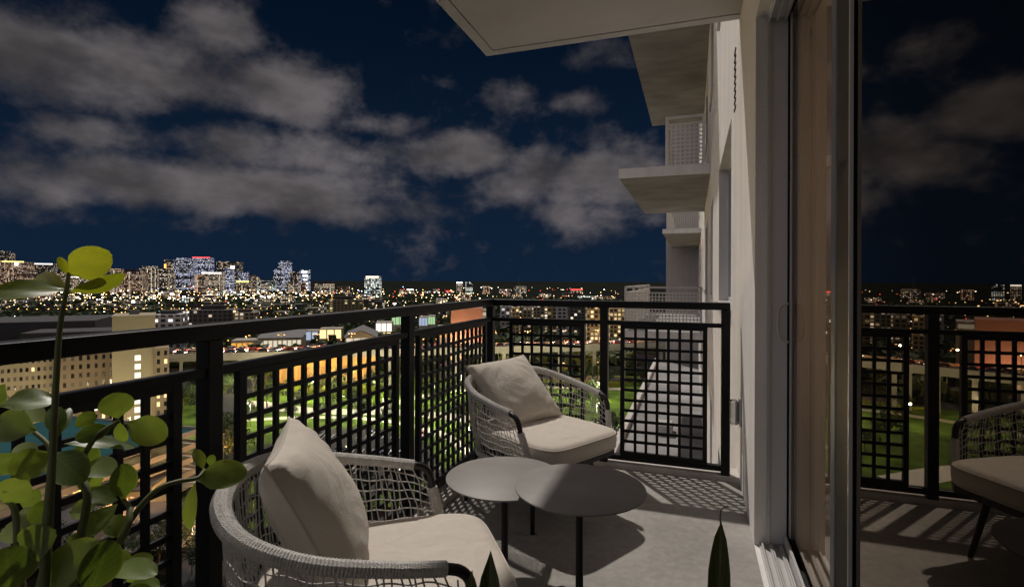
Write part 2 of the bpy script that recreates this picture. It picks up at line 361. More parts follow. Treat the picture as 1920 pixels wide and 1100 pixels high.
# rails: long left run, far run
rbox('top_rail', XL - .032, XL + .032, -2.2, YF + .032, 1.023, 1.067)
rbox('top_rail', XL + .0325, .186 + PW, YF - .032, YF + .032, 1.023, 1.067)
def span_rails(a, b, axis):
    for z0, z1, t in ((.914, .940, .019), (.046, .080, .019)):
        if axis == 'y': rbox('mid_rail' if z0 > .5 else 'bottom_rail', XL - t, XL + t, a + PW, b - PW, z0, z1)
        else: rbox('mid_rail' if z0 > .5 else 'bottom_rail', a + PW, b - PW, YF - t, YF + t, z0, z1)
def panel(c, ncol, axis, nrow=12, pitch=.0685, zb=.081):
    st = .026; w = ncol * pitch + st * 2 - .006; h = nrow * pitch; z0 = zb; z1 = .913
    ph = (z1 - z0 - .040) / nrow
    p = empty('lattice_panel', ((0, c - YF, 0) if axis == 'y' else (c - XL, 0, 0))); p.parent = rail
    t = .013; b = .0085; bt = .007
    def put(nm, u0, u1, za, zc, tt):
        o = (MB().box(-tt, tt, u0, u1, za, zc) if axis == 'y' else MB().box(u0, u1, -tt, tt, za, zc)).build(nm, M['black'], p); return o
    put('stile', -w / 2, -w / 2 + st, z0, z1, t); put('stile', w / 2 - st, w / 2, z0, z1, t)
    put('frame_bar', -w / 2 + st, w / 2 - st, z1 - .022, z1 - .0005, t - .001); put('frame_bar', -w / 2 + st, w / 2 - st, z0 + .0005, z0 + .022, t - .001)
    a0 = -w / 2 + st; pw = (w - 2 * st) / ncol
    for k in range(1, ncol): put('upright_bar', a0 + k * pw - b, a0 + k * pw + b, z0 + .022, z1 - .022, bt)
    for k in range(1, nrow):
        z = z0 + .020 + k * ph; put('cross_bar', a0, -a0, z - b, z + b, bt - .002)
ys = postsL + [YF]
for a, b in zip(ys[:-1], ys[1:]):
    span_rails(a, b, 'y'); 
    if b > 0.5: panel((a + b) / 2, 13, 'y')
span_rails(XL, -.546, 'x'); span_rails(-.546, .186, 'x')
panel((XL - .546) / 2 + .006, 7, 'x'); panel((-.546 + .186) / 2, 7, 'x')

# ================================================================== OUR BUILDING
bld = empty('apartment_building', (XW, 3.6, -48.8)); tag(bld, 'white stucco apartment building with recessed windows rising beside the balcony', 'building')
def bpart(mb, name, m, parent=None, **k):
    o = mb.build(name, m, None, **k); o.parent = parent or bld
    o.location = Vector((0, 0, 0)) - bld.location; return o
FH = 3.05
def facade(x, y0, y1, z0, z1, holes, depth=.14):
    """wall in the plane X=x facing -X with recessed holes (ya,yb,za,zb)"""
    mb = MB(); Y = sorted({y0, y1, *[h[0] for h in holes], *[h[1] for h in holes]}); Z = sorted({z0, z1, *[h[2] for h in holes], *[h[3] for h in holes]})
    for a, b in zip(Y[:-1], Y[1:]):
        for c, d in zip(Z[:-1], Z[1:]):
            my, mz = (a + b) / 2, (c + d) / 2
            if any(h[0] < my < h[1] and h[2] < mz < h[3] for h in holes): continue
            mb.quad((x, a, c), (x, a, d), (x, b, d), (x, b, c))
    for (a, b, c, d) in holes:
        X = x + depth
        mb.quad((x, a, c), (X, a, c), (X, a, d), (x, a, d)); mb.quad((x, b, c), (x, b, d), (X, b, d), (X, b, c))
        mb.quad((x, a, d), (X, a, d), (X, b, d), (x, b, d)); mb.quad((x, a, c), (x, b, c), (X, b, c), (X, a, c))
    return mb
winY = [(4.25, 6.25), (8.15, 9.2), (11.2, 13.0), (16.0, 17.2), (19.0, 21.0), (24, 25.5)]
holes = [(a, b, .98 + k * FH, 2.42 + k * FH) for (a, b) in winY for k in range(-3, 4)]
door_hole = (-2.4, 2.625, 0.0, 2.40)
bpart(facade(XW, -3, 30, -48.8, 22, holes + [door_hole], .13), 'wall', M['stucco'])
for (a, b, c, d) in holes:
    w = MB().box(XW + .13, XW + .16, a, b, c, d)
    wo = bpart(w, 'window', M['win_glass'])
    fr = MB(); x0, x1 = XW + .095, XW + .131
    fr.box(x0, x1, a, a + .05, c, d); fr.box(x0, x1, b - .05, b, c, d); fr.box(x0, x1, a + .05, b - .05, d - .05, d); fr.box(x0, x1, a + .05, b - .05, c, c + .05)
    if b - a > 1.4: fr.box(x0, x1, (a + b) / 2 - .025, (a + b) / 2 + .025, c + .05, d - .05)
    f = fr.build('window_frame', M['alu'], wo)
    if -1 < c < 8:
        MB().box(XW - .03, XW + .1, a - .03, b + .03, c - .05, c + .006).build('sill', M['alu_white'], wo)
# vent slots in the wall
for k in range(9):
    z = 2.36 + k * .048
    bpart(MB().box(XW - .006, XW + .003, 3.80, 3.93, z, z + .016), 'vent_slot', M['gasket'])
# step out of the facade at the far end and the roof parapet
bpart(MB().box(-1.42, XW + 8, 30.0, 60, -48.8, 14), 'wing', M['stucco2'])
bpart(MB().box(-1.52, XW + 8, 29.9, 60, 14, 14.5), 'parapet', M['stucco'])
# projecting lower wing
lw = MB().box(-1.92, XW, 6.0, 29.9, -48.8, -3.2); bpart(lw, 'lower_wing', mat('weathered_grey_roof', (.30, .29, .285), .95, var=.3, vscale=.8))
bpart(MB().box(-1.97, -1.80, 5.95, 29.8, -3.2, -3.02), 'coping', M['kerb'])
for k in range(2):
    y = 15.5 + k * 6.4
    bpart(MB().box(-1.0, -.55, y, y + .7, -3.2, -2.9), 'roof_unit', M['stucco2'], bevel=.04)

def nbalcony(x0, y0, y1, z, rx, ry0, label, th=.14, group='balconies further along the facade', raily1=None, sidecol=.075):
    b = empty('neighbour_balcony', (XW, y0, z)); tag(b, label, 'balcony', group)
    def pt(mb, n, m, k=None):
        o = mb.build(n, m, b); 
        if k: o['kind'] = k
        return o
    pt(MB().box(x0 - XW, -.001, 0, y1 - y0, -th, 0), 'slab', M['soffit2'])
    pt(MB().box(x0 - XW - .012, -.001, -.012, 0, -th, 0.03), 'slab_edge', M['stucco'])
    X0 = rx - XW; Y0 = ry0 - y0; Y1 = (raily1 or y1 - .3) - y0; h = 1.067; r = .026
    for (px, py) in [(X0, Y0), (-.10, Y0), (X0, Y1)] + [(X0, Y0 + (Y1 - Y0) * q / 4) for q in (1, 2, 3)]:
        pt(MB().box(px - r, px + r, py - r, py + r, 0, h), 'post', M['white_metal'])
    tr = MB()
    for za, zb in ((h - .045, h), (.90, .93), (.06, .095)):
        tr.box(X0 + r, -.10 - r, Y0 - .02, Y0 + .02, za, zb); tr.box(X0 - .02, X0 + .02, Y0 + r, Y1, za, zb)
    pt(tr, 'rails', M['white_metal'])
    lt = MB(); bb = .011
    n = max(2, int((-.10 - X0) / sidecol))
    for k in range(1, n): 
        x = X0 + (-.10 - X0) * k / n; lt.box(x - bb, x + bb, Y0 - .008, Y0 + .008, .095, .90)
    for k in range(1, 11):
        z = .095 + .805 * k / 11; lt.box(X0 + r, -.10 - r, Y0 - .006, Y0 + .006, z - bb, z + bb)
        lt.box(X0 - .006, X0 + .006, Y0 + r, Y1, z - bb, z + bb)
    n = int((Y1 - Y0) / sidecol)
    for k in range(1, n):
        y = Y0 + (Y1 - Y0) * k / n; lt.box(X0 - .008, X0 + .008, y - bb, y + bb, .095, .90)
    pt(lt, 'lattice', M['white_metal'], 'stuff')
    return b
nbalcony(-1.25, 9.45, 14.6, 3.15, -.47, 10.1, 'deep balcony slab with white lattice rail, one storey up and nearest the window wall')
nbalcony(-1.16, 8.0, 16.0, 5.90, -.47, 10.1, 'highest balcony slab seen from below, just past our ceiling corner')
nbalcony(-1.10, 20.6, 29.9, 3.12, -.95, 21.0, 'farthest raised balcony slab, in front of the grey end wall')
nbalcony(-1.58, 12.6, 20.0, 0.0, -1.52, 12.7, 'white railed balcony at our own level, beyond the far railing')

# ---- sliding door
door = empty('sliding_door', (XW, 2.6, 0)); tag(door, 'large sliding glass door in a grey aluminium frame, reflecting the balcony', 'door')
def dpart(mb, name, m, parent=None, **k):
    o = mb.build(name, m, parent or door, **k)
    if parent is None: o.location = Vector((0, 0, 0)) - door.location
    return o
# jamb at the far end (from the wall face inwards), head and track
dpart(MB().box(XW + .048, XW + .062, 2.595, 2.624, .03, 2.372), 'jamb', M['alu_white'])
dpart(MB().box(XW + .062, XW + .128, 2.60, 2.6245, .03, 2.372), 'jamb', M['alu'])
dpart(MB().box(XW + .050, XW + .054, -2.39, 2.594, 2.352, 2.398).box(XW + .080, XW + .086, -2.39, 2.594, 2.352, 2.398).box(XW + .112, XW + .118, -2.39, 2.594, 2.352, 2.398).box(XW + .045, XW + .1299, -2.39, 2.6245, 2.3725, 2.3995), 'head', M['alu'])
tk = MB().box(XW + .020, XW + .20, -2.39, 2.6245, .001, .012)
for xx in (.026, .058, .066, .098, .106): tk.box(XW + xx, XW + xx + .006, -2.39, 2.594, .012, .030)
dpart(tk, 'track', M['alu_white'])
dpart(MB().box(XW + .118, XW + .128, -2.39, 2.594, .012, .075), 'track_upstand', M['alu_white'])
# fixed far leaf and near sliding leaf
GA, GB = .408, .338
pa = dpart(MB().quad((GA, 1.30, .076), (GA, 1.30, 2.372), (GA, 2.590, 2.372), (GA, 2.590, .076)), 'glass_pane', M['clear'])
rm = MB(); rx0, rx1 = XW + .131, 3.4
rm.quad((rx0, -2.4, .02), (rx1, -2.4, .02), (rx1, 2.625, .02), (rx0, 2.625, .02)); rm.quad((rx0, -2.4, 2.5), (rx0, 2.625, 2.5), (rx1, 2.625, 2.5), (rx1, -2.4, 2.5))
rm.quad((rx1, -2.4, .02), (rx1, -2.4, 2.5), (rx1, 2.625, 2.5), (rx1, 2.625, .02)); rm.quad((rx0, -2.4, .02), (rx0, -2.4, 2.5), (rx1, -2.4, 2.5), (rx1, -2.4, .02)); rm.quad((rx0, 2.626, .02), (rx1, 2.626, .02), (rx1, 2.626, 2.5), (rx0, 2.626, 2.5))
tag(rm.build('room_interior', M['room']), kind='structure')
cu_ = MB(); ny_ = 90
cu_.v = [(GA + .022 + .0022 * math.sin(k * .8) + .001 * math.sin(k * .31), 1.965 + .62 * k / ny_, z) for z in (.05, 2.46) for k in range(ny_ + 1)]
cu_.f = [(k, k + 1, ny_ + 2 + k, ny_ + 1 + k) for k in range(ny_)]
cto = cu_.build('curtain', M['curtain'], smooth=True); tag(cto, 'tan pleated curtain drawn behind the far end of the glass door', 'curtain')
cto.modifiers.new('solid', 'SOLIDIFY').thickness = .002
dpart(MB().box(GA - .006, GA - .001, 2.565, 2.594, .076, 2.372), 'leaf_stile', M['alu_white'])
pb = dpart(MB().box(GB, GB + .008, -2.2, 1.352, .06, 2.350), 'glass_pane', M['glass'])
dpart(MB().box(GB - .012, GB + .030, 1.462, 1.512, .031, 2.350), 'leaf_stile', mat('slate_aluminium', (.16, .17, .19), .4), bevel=.006)
dpart(MB().box(GB - .010, GB + .0297, 1.3525, 1.4615, .031, 2.350), 'leaf_stile', M['gasket'], bevel=.004)
dpart(MB().box(GB - .0115, GB - .004, 1.344, 1.352, .031, 2.350), 'glazing_bead', M['alu_white'])
hp = spline([(0, 0, -.085), (-.028, 0, -.075), (-.040, 0, -.04), (-.042, 0, .0), (-.040, 0, .04), (-.028, 0, .075), (0, 0, .085)], 24)
h = MB().tube(hp, .0055, 8).build('handle', M['alu_white'], door, smooth=True); h.location = Vector((GA - .012, 2.580, 1.015)) - door.location
# ---- outlet
ol = empty('outlet_box', (XW, 3.345, .43)); tag(ol, 'clear bubble covered outdoor socket on the white wall', 'outlet')
MB().box(-.012, -.0005, -.05, .05, -.072, .072).build('back_plate', M['alu'], ol, bevel=.004)
MB().box(-.030, -.0125, -.028, .028, -.050, .050).build('socket', mat('grey_socket', (.16, .16, .16), .5), ol, bevel=.004)
cv = mat('clear_cover', (.75, .75, .75), .15, spec=.5); cv.node_tree.nodes['Principled BSDF'].inputs['Transmission Weight'].default_value = .85
MB().box(-.062, -.013, -.046, .046, -.070, .070).build('cover', cv, ol, bevel=.016)

# ================================================================== CHAIRS
def chair(loc, ang, label):
    t = empty('rope_armchair', (*loc, 0), ang); tag(t, label, 'armchair', 'rope armchairs on the balcony')
    half = [(.195, -.335, .570), (.07, -.345, .592), (-.09, -.335, .622), (-.215, -.275, .652), (-.285, -.15, .668), (-.302, 0, .672)]
    ctrl = half + [(x, -y, z) for x, y, z in reversed(half[:-1])]
    rim = spline(ctrl, 150)
    rr = [.0165 + (.0012 if i % 2 else -.0004) for i in range(len(rim))]
    # wrapped rim: fine turns of rope along the tube
    fine = spline(ctrl, 420); MB().tube(fine, [.0165 + .007 * math.sin(math.pi * i / 419) ** 3 + (.0012 if i % 2 else -.0006) for i in range(420)], 10).build('rope_rim', M['rope'], t)
    lowh = [(.296, -.285, .315), (.10, -.300, .300), (-.08, -.285, .295), (-.185, -.230, .290), (-.235, -.12, .290), (-.248, 0, .290)]
    ring = spline(lowh + [(x, -y, z) for x, y, z in reversed(lowh[:-1])], 150)
    for s in (1, -1):
        bend = [(.195, .335 * s, .570), (.226, .334 * s, .560), (.247, .330 * s, .535), (.257, .326 * s, .490)]
        MB().tube(spline(bend, 14), .0125, 10).build('bare_bend', M['dark_tube'], t, smooth=True)
        post = spline([(.257, .326 * s, .492), (.275, .310 * s, .42), (.292, .292 * s, .345), (.296, .285 * s, .310)], 70)
        MB().tube(post, [.0165 + (.0011 if i % 2 else -.0006) for i in range(70)], 10).build('rope_post', M['rope'], t)
    MB().tube(ring, .013, 10).build('seat_ring', M['rope'], t, smooth=True)
    # woven net
    top = [Vector(p) for p in rim]; top = [Vector((.318, -.328, .50))] * 0 + top
    def surf(u, v):
        i = u * 149; k = min(int(i), 148); f = i - k
        a = rim[k].lerp(rim[k + 1], f); b = ring[k].lerp(ring[k + 1], f)
        e = max(0, 1 - min(u, 1 - u) / .05)          # near the front edge follow the post
        if e > 0:
            s = -1 if u < .5 else 1
            a = a.lerp(Vector((.250, .328 * s, .515)), e * e)
        p = a.lerp(b, v); bulge = .012 * math.sin(math.pi * v)
        o = Vector((p.x + .05, p.y, 0)); 
        if o.length > 0: p += o.normalized() * bulge
        return p
    net = MB(); nu = 84
    for i in range(nu + 1):
        u = i / nu; sk = .004 * math.sin(i * 1.7)
        net.tube([surf(min(1, max(0, u + sk * math.sin(3 * v / 6 * math.pi))), v / 6) for v in range(7)], .0021, 4, cap=False)
    for j in range(1, 9):
        v = j / 9
        net.tube([surf(i / 110, min(.98, v + .010 * math.sin(i * .9 + j))) for i in range(111)], .0021, 4, cap=False)
    tag(net.build('rope_net', M['rope'], t, smooth=True), kind='stuff')
    # seat tray and legs
    out = [(.375, -.23), (.375, .23), (.33, .278), (.05, .295), (-.11, .27), (-.195, .20), (-.238, .08), (-.238, -.08), (-.195, -.20), (-.11, -.27), (.05, -.295), (.33, -.278)]
    MB().prism(out, .296, .330).build('seat_tray', M['dark_tube'], t, bevel=.004)
    for sx, sy in ((1, 1), (1, -1), (-1, 1), (-1, -1)):
        MB().tube([(.215 * sx, .205 * sy, .298), (.262 * sx, .252 * sy, 0)], [.0150, .0105], 12).build('leg', M['dark_tube'], t, smooth=True)
    # seat cushion: rounded D outline, lofted
    n = 64; ol_ = []
    for k in range(n):
        a = 2 * math.pi * k / n; c, s = math.cos(a), math.sin(a)
        e = .32 if c > 0 else .62
        ol_.append((math.copysign(abs(c) ** e, c) * (.372 if c > 0 else .272) + .035, math.copysign(abs(s) ** (.32 if c > 0 else .45), s) * (.272 if c > 0 else .268)))
    mb = MB(); loops = [(.90, .332), (.985, .337), (1.0, .350), (1.012, .375), (1.012, .392), (1.0, .412), (.975, .424), (.90, .430), (.6, .436), (.25, .438)]
    for sc, z in loops: mb.v += [((x - .035) * sc + .035, y * sc, z) for x, y in ol_]
    m = len(loops)
    mb.f += [(i * n + k, i * n + (k + 1) % n, (i + 1) * n + (k + 1) % n, (i + 1) * n + k) for i in range(m - 1) for k in range(n)]
    mb.f += [tuple(reversed(range(n))), tuple(range((m - 1) * n, m * n))]
    cu = mb.build('seat_cushion', M['fabric'], t, smooth=True)
    for z, sc in ((.4145, 1.0), (.3475, 1.0)):
        pts = [((x - .035) * sc + .035, y * sc, z) for x, y in ol_]; pts.append(pts[0])
        MB().tube(pts, .0032, 6, cap=False).build('piping', M['piping'], cu, smooth=True)
    return t
def pillow(ch, loc, tilt, label, size=.47, thick=.088, spin=0, yaw=0, seed=0):
    n = 30; rnd = random.Random(seed); ph = [rnd.uniform(0, 6) for _ in range(6)]
    mb = MB(); h = size / 2
    def pt(i, j, s):
        u = -1 + 2 * i / n; v = -1 + 2 * j / n
        q = max(0, (1 - u * u)) * max(0, (1 - v * v)); z = thick * q ** .42
        pu = u * (1 - .085 * (1 - v * v)); pv = v * (1 - .085 * (1 - u * u))
        w = q ** .5 * (.0022 * math.sin(5 * u + 3 * v + ph[0]) + .0016 * math.sin(9 * v - 4 * u + ph[1]) + .0015 * math.sin(11 * u + ph[2]) * v)
        cr = .006 * math.exp(-((abs(u) - abs(v)) ** 2) * 9) * (u * u + v * v) * math.sin(16 * (abs(u) + abs(v)) + ph[3]) * q ** .3
        return Vector((s * (z + w + cr), pu * h, pv * h))
    for s in (1, -1):
        o = len(mb.v); mb.v += [pt(i, j, s) for i in range(n + 1) for j in range(n + 1)]
        for i in range(n):
            for j in range(n):
                f = (o + i * (n + 1) + j, o + (i + 1) * (n + 1) + j, o + (i + 1) * (n + 1) + j + 1, o + i * (n + 1) + j + 1)
                mb.f.append(f if s > 0 else tuple(reversed(f)))
    root = mb.build('pillow', M['fabric2'], None, smooth=True); tag(root, label, 'pillow', 'throw pillows on the chairs')
    rimp = [pt(i, 0, 1) for i in range(n)] + [pt(n, j, 1) for j in range(n)] + [pt(n - i, n, 1) for i in range(n)] + [pt(0, n - j, 1) for j in range(n + 1)]
    MB().tube(rimp, .0035, 6, cap=False).build('seam', M['piping'], root, smooth=True)
    mw = Matrix.Translation((*ch['pos'], 0)) @ Matrix.Rotation(ch['ang'] + yaw, 4, 'Z') @ Matrix.Translation(loc) @ Matrix.Rotation(-tilt, 4, 'Y') @ Matrix.Rotation(spin, 4, 'X')
    root.matrix_world = mw; return root
C1 = dict(pos=(-.860, 1.195), ang=R(35.6)); C2 = dict(pos=(-.822, 2.727), ang=R(-29))
chair(C1['pos'], C1['ang'], 'nearer rope armchair with its back to the camera side, beside the leafy plant')
chair(C2['pos'], C2['ang'], 'farther rope armchair in the railing corner behind the tables')
pillow(C1, (-.090, .02, .590), R(27), 'plump off-white pillow seen edge-on, in the nearer armchair', seed=3, size=.435, thick=.10)
pillow(C2, (-.135, -.02, .582), R(46), 'off-white pillow seen from the front, in the farther armchair', seed=8, spin=R(4), yaw=R(-4), size=.44)

# ================================================================== TABLES
def table(loc, h, r, rb, label):
    t = empty('side_table', (*loc, 0)); tag(t, label, 'side table', 'round metal side tables')
    MB().lathe([(r - .004, h - .008), (r, h - .006), (r, h - .002), (r - .003, h)], 72).build('table_top', M['table'], t, autos=True)
    MB().lathe([(.014, .0125), (.014, h - .0082)], 20).build('leg', M['table_dark'], t, autos=True)
    MB().lathe([(rb, .0005), (rb, .009), (rb - .004, .012)], 64).build('base_plate', M['table'], t, autos=True)
    MB().lathe([(.05, h - .014), (.05, h - .0083)], 24).build('top_plate', M['table_dark'], t, autos=True)
table((-.716, 1.996), .410, .237, .172, 'lower round taupe side table, to the left and partly under its neighbour')
table((-.383, 1.863), .462, .233, .172, 'higher round side table on the right, overlapping the other top')

# ================================================================== PLANTS
def leaf_mesh(a, b, wid, nrm, curl=.0, fold=.15, shape=0, nx=12, ny=6):
    a = Vector(a); b = Vector(b); ax = b - a; ln = ax.length; ax.normalize()
    nrm = (nrm - ax * nrm.dot(ax)).normalized(); sd = nrm.cross(ax)
    vs = []; uvs = []
    for i in range(nx + 1):
        t = i / nx
        if shape == 0: w = wid * .5 * (math.sin(math.pi * min(1, t ** 1.18 * .985 + .006)) ** .50) * min(1, .35 + 2.2 * t)
        else: w = wid * .5 * (min(1, (1 - t) * 6.5) ** .5) * (.80 + .20 * math.sin(math.pi * t))
        for j in range(ny + 1):
            s = -1 + 2 * j / ny
            lift = curl * ln * math.sin(math.pi * t) - curl * ln * .6 * t * t + fold * w * (s * s) + .015 * wid * math.sin(9 * t + 4 * s)
            vs.append(a + ax * (t * ln) + sd * (s * w) + nrm * lift); uvs.append((t, (s + 1) / 2))
    fs = [(i * (ny + 1) + j, (i + 1) * (ny + 1) + j, (i + 1) * (ny + 1) + j + 1, i * (ny + 1) + j + 1) for i in range(nx) for j in range(ny)]
    me = bpy.data.meshes.new('leaf'); me.from_pydata([tuple(v) for v in vs], [], fs); me.update()
    ul = me.uv_layers.new(name='uv')
    for lp in me.loops: ul.data[lp.index].uv = uvs[lp.vertex_index]
    me.polygons.foreach_set('use_smooth', [True] * len(me.polygons)); return me
pl_base = Vector((-.86, .40, 0))
plant = empty('potted_plant', pl_base); tag(plant, 'tall potted shrub with rounded rubbery green leaves at the left railing', 'plant')
MB().lathe([(.12, 0), (.15, .02), (.175, .34), (.18, .36), (.165, .36), (.16, .335)], 40).build('pot', M['pot'], plant, autos=True)
MB().lathe([(.158, .325), (.10, .338), (.02, .342)], 32).build('soil', M['soil'], plant, smooth=True)
rp = random.Random(11)
def toward(p): return (Vector((0, 0, HC)) - Vector(p)).normalized()
def add_leaf(bx, by, tx, ty, wpx, Zb=.80, Zt=None, tiltup=0, roll=0, young=False, fold=.15, curl=.05):
    Zt = Zb + rp.uniform(-.05, .05) if Zt is None else Zt
    a = P(bx, by, Zb); b = P(tx, ty, Zt); n = toward((a + b) / 2)
    n = (n + Vector((0, 0, 1)) * tiltup).normalized()
    ax = (b - a).normalized(); n = Quaternion(ax, roll) @ n
    me = leaf_mesh(a - pl_base, b - pl_base, wpx * 1.10 / FPX * Zb, n, curl, fold)
    link('leaf', me, M['leaf_young'] if young else M['leaf'], plant)
def add_stem(pts, Z0, Z1, r0, r1):
    n = len(pts); w = [P(x, y, Z0 + (Z1 - Z0) * i / (n - 1)) - pl_base for i, (x, y) in enumerate(pts)]
    s = spline(w, 8 * n); MB().tube(s, [r0 + (r1 - r0) * i / (8 * n - 1) for i in range(8 * n)], 8).build('stem', M['stem'], plant, smooth=True)
Y = True
for L_ in [
 (128, 514, 205, 474, 58, .80, .80, 0, 0, Y), (126, 514, 110, 482, 15, .80, .79, 0, .3, Y), (128, 542, 64, 516, 30, .80, .84, 0, .2, Y),
 (131, 547, 231, 516, 34, .80, .78, -.2, .5, Y), (126, 541, -25, 552, 40, .80, .72, .9, 0, False),
 (0, 762, 102, 747, 60, .74, .78, 1.6, 0), (70, 806, -12, 792, 54, .76, .76), (108, 820, 104, 760, 30, .80, .82), (112, 816, 132, 763, 17, .80, .84),
 (222, 784, 217, 736, 50, .83, .83), (213, 800, 142, 823, 30, .83, .80, .3), (238, 792, 313, 820, 50, .83, .84), (120, 832, 254, 835, 34, .80, .86, 1.8),
 (225, 790, 233, 828, 22, .84, .85, 0, .5), (150, 828, 166, 874, 44, .85, .86, .2), (155, 872, 216, 884, 44, .85, .84, .8), (97, 848, 20, 888, 50, .78, .74, .1), (99, 848, 158, 902, 56, .78, .76, .1),
 (232, 936, 234, 869, 40, .82, .82), (30, 848, -14, 884, 42, .80, .80), (8, 942, 47, 898, 52, .76, .76), (45, 952, 71, 917, 30, .84, .84), (150, 884, 185, 914, 36, .84, .86), (166, 936, 186, 906, 26, .82, .82),
 (222, 938, 170, 925, 40, .82, .80, 1.0), (222, 944, 153, 1008, 34, .82, .78, .1, .3), (228, 1008, 212, 966, 36, .83, .84, .1), (25, 1047, 103, 998, 62, .74, .72, .2), (22, 1112, 12, 1026, 80, .68, .68),
 (62, 1115, 184, 1014, 66, .72, .74, .2, -.2), (168, 1115, 207, 1012, 64, .72, .74, .1, .3), (228, 1066, 289, 1044, 30, .82, .84, .5), (203, 1066, 294, 1074, 44, .82, .80, 1.6), (226, 1112, 300, 1098, 40, .80, .80, 1.2),
 (368, 898, 464, 884, 50, .88, .90, .35), (383, 879, 366, 842, 20, .88, .88, 0, .4), (394, 872, 400, 852, 14, .89, .89), (367, 904, 355, 992, 24, .88, .87, 0, .5), (128, 1036, 172, 1004, 40, .80, .82, .2),
 (85, 1000, 40, 955, 34, .82, .84), (60, 1010, 10, 985, 40, .84, .86), (100, 930, 60, 980, 30, .82, .8), (130, 960, 178, 950, 34, .88, .88, .4), (60, 870, 40, 830, 34, .86, .88), (140, 800, 180, 775, 26, .88, .9),
 (90, 790, 50, 765, 30, .85, .88), (250, 1050, 215, 1040, 24, .86, .86), (130, 1080, 100, 1050, 40, .78, .78), (240, 1090, 275, 1060, 36, .84, .84), (200, 1000, 245, 985, 26, .86, .86, .4),
 (190, 870, 160, 850, 26, .88, .88), (10, 720, -30, 760, 40, .8, .8), (60, 915, 20, 905, 36, .82, .82), (178, 1030, 140, 1060, 40, .8, .8)]:
    add_leaf(*L_)
add_stem([(60, 1420), (85, 1100), (92, 1000), (100, 850), (105, 735), (112, 620), (124, 548), (129, 512)], .70, .80, .0062, .0028)
add_stem([(80, 1400), (84, 1060), (92, 930), (96, 845), (62, 806)], .72, .78, .0058, .0028)
add_stem([(95, 1400), (170, 1110), (215, 1035), (255, 962), (295, 918), (335, 902), (370, 896), (385, 880)], .74, .89, .0055, .0028)
add_stem([(100, 1400), (140, 1080), (165, 935), (150, 880), (180, 820), (225, 788)], .74, .83, .007, .003)
add_stem([(90, 1380), (180, 1090), (235, 1000), (245, 955), (232, 936)], .74, .82, .007, .003)
add_stem([(70, 1400), (40, 1080), (30, 960), (10, 935)], .70, .78, .007, .003)

def snake(base, leaves, label):
    b = Vector((*base, 0)); t = empty('snake_plant', b); tag(t, label, 'plant', 'snake plants at the front edge')
    MB().lathe([(.085, 0), (.10, .015), (.115, .22), (.118, .235), (.106, .235), (.103, .215)], 36).build('pot', M['pot'], t, autos=True)
    MB().lathe([(.102, .21), (.05, .217), (.01, .218)], 28).build('soil', M['soil'], t, smooth=True)
    for (x0, y0, x1, y1, h, w, ang) in leaves:
        a = Vector((x0, y0, .20)); c = Vector((x1, y1, h)); 
        link('leaf', leaf_mesh(a, c, w, Vector((math.cos(ang), math.sin(ang), .0)), .015, .5, 1, 18, 4), M['snake'], t)
    return t
sp2 = P(1352, 978, 1.0); snake((sp2.x - .005, sp2.y), [(0, 0, .006, 0, sp2.z, .044, R(-100)), (.03, .02, .09, .05,   .45, .04, R(-60)), (-.03, .01, -.08, .02, .45, .04, R(-120)), (0, -.03, .02, -.07, .44, .04, R(-90))], 'slim dark snake plant leaf with a curled tip in front of the door track')
MB_t = MB().tube(spline([(sp2.x + .001, sp2.y, sp2.z - .012), (sp2.x + .0, sp2.y, sp2.z + .012), (sp2.x + .003, sp2.y, sp2.z + .026), (sp2.x + .014, sp2.y, sp2.z + .032)], 10), [.0016] * 6 + [.0012] * 4, 6)
o_ = [o for o in bpy.data.objects if o.name.startswith('snake_plant')][-1]
tip = MB_t.build('curled_tip', M['stem'], o_, smooth=True); tip.location = -Vector(o_.location)
sp1 = P(916, 1034, .74); snake((sp1.x, sp1.y), [(0, 0, .004, 0, sp1.z, .050, R(-75)), (-.03, .005, -.028, .004, sp1.z - .035, .046, R(-95)), (.03, .02, .09, .05,   .45, .04, R(-60)), (0, -.03, -.02, -.07, .42, .04, R(-90))], 'broad pair of snake plant leaves in front of the nearer armchair seat')
#CITY
# ================================================================== THE CITY
GZ = -48.8
def ground_at(x, y): return G(x, y, GZ)
def gmat():
    m = mat('city_ground', (.04, .04, .04), 1.0, spec=0); t = m.node_tree; b = t.nodes['Principled BSDF']
    c = t.nodes.new('ShaderNodeTexCoord')
    v = t.nodes.new('ShaderNodeTexVoronoi'); v.inputs['Scale'].default_value = .022; t.links.new(c.outputs['Object'], v.inputs[0])
    n = t.nodes.new('ShaderNodeTexNoise'); n.inputs['Scale'].default_value = .06; n.inputs['Detail'].default_value = 8; t.links.new(c.outputs['Object'], n.inputs[0])
    r = t.nodes.new('ShaderNodeValToRGB'); e = r.color_ramp.elements; e[0].color = (.012, .018, .009, 1); e[1].color = (.030, .029, .028, 1); e[0].position = .42; e[1].position = .58
    t.links.new(n.outputs['Fac'], r.inputs[0])
    x = t.nodes.new('ShaderNodeMix'); x.data_type = 'RGBA'; x.blend_type = 'MULTIPLY'; x.inputs[0].default_value = .6; t.links.new(r.outputs[0], x.inputs[6]); t.links.new(v.outputs['Color'], x.inputs[7])
    t.links.new(x.outputs[2], b.inputs['Base Color']); return m
g = MB().quad((-14000, -6000, GZ), (14000, -6000, GZ), (14000, 20000, GZ), (-14000, 20000, GZ)).build('ground', gmat()); tag(g, kind='structure')

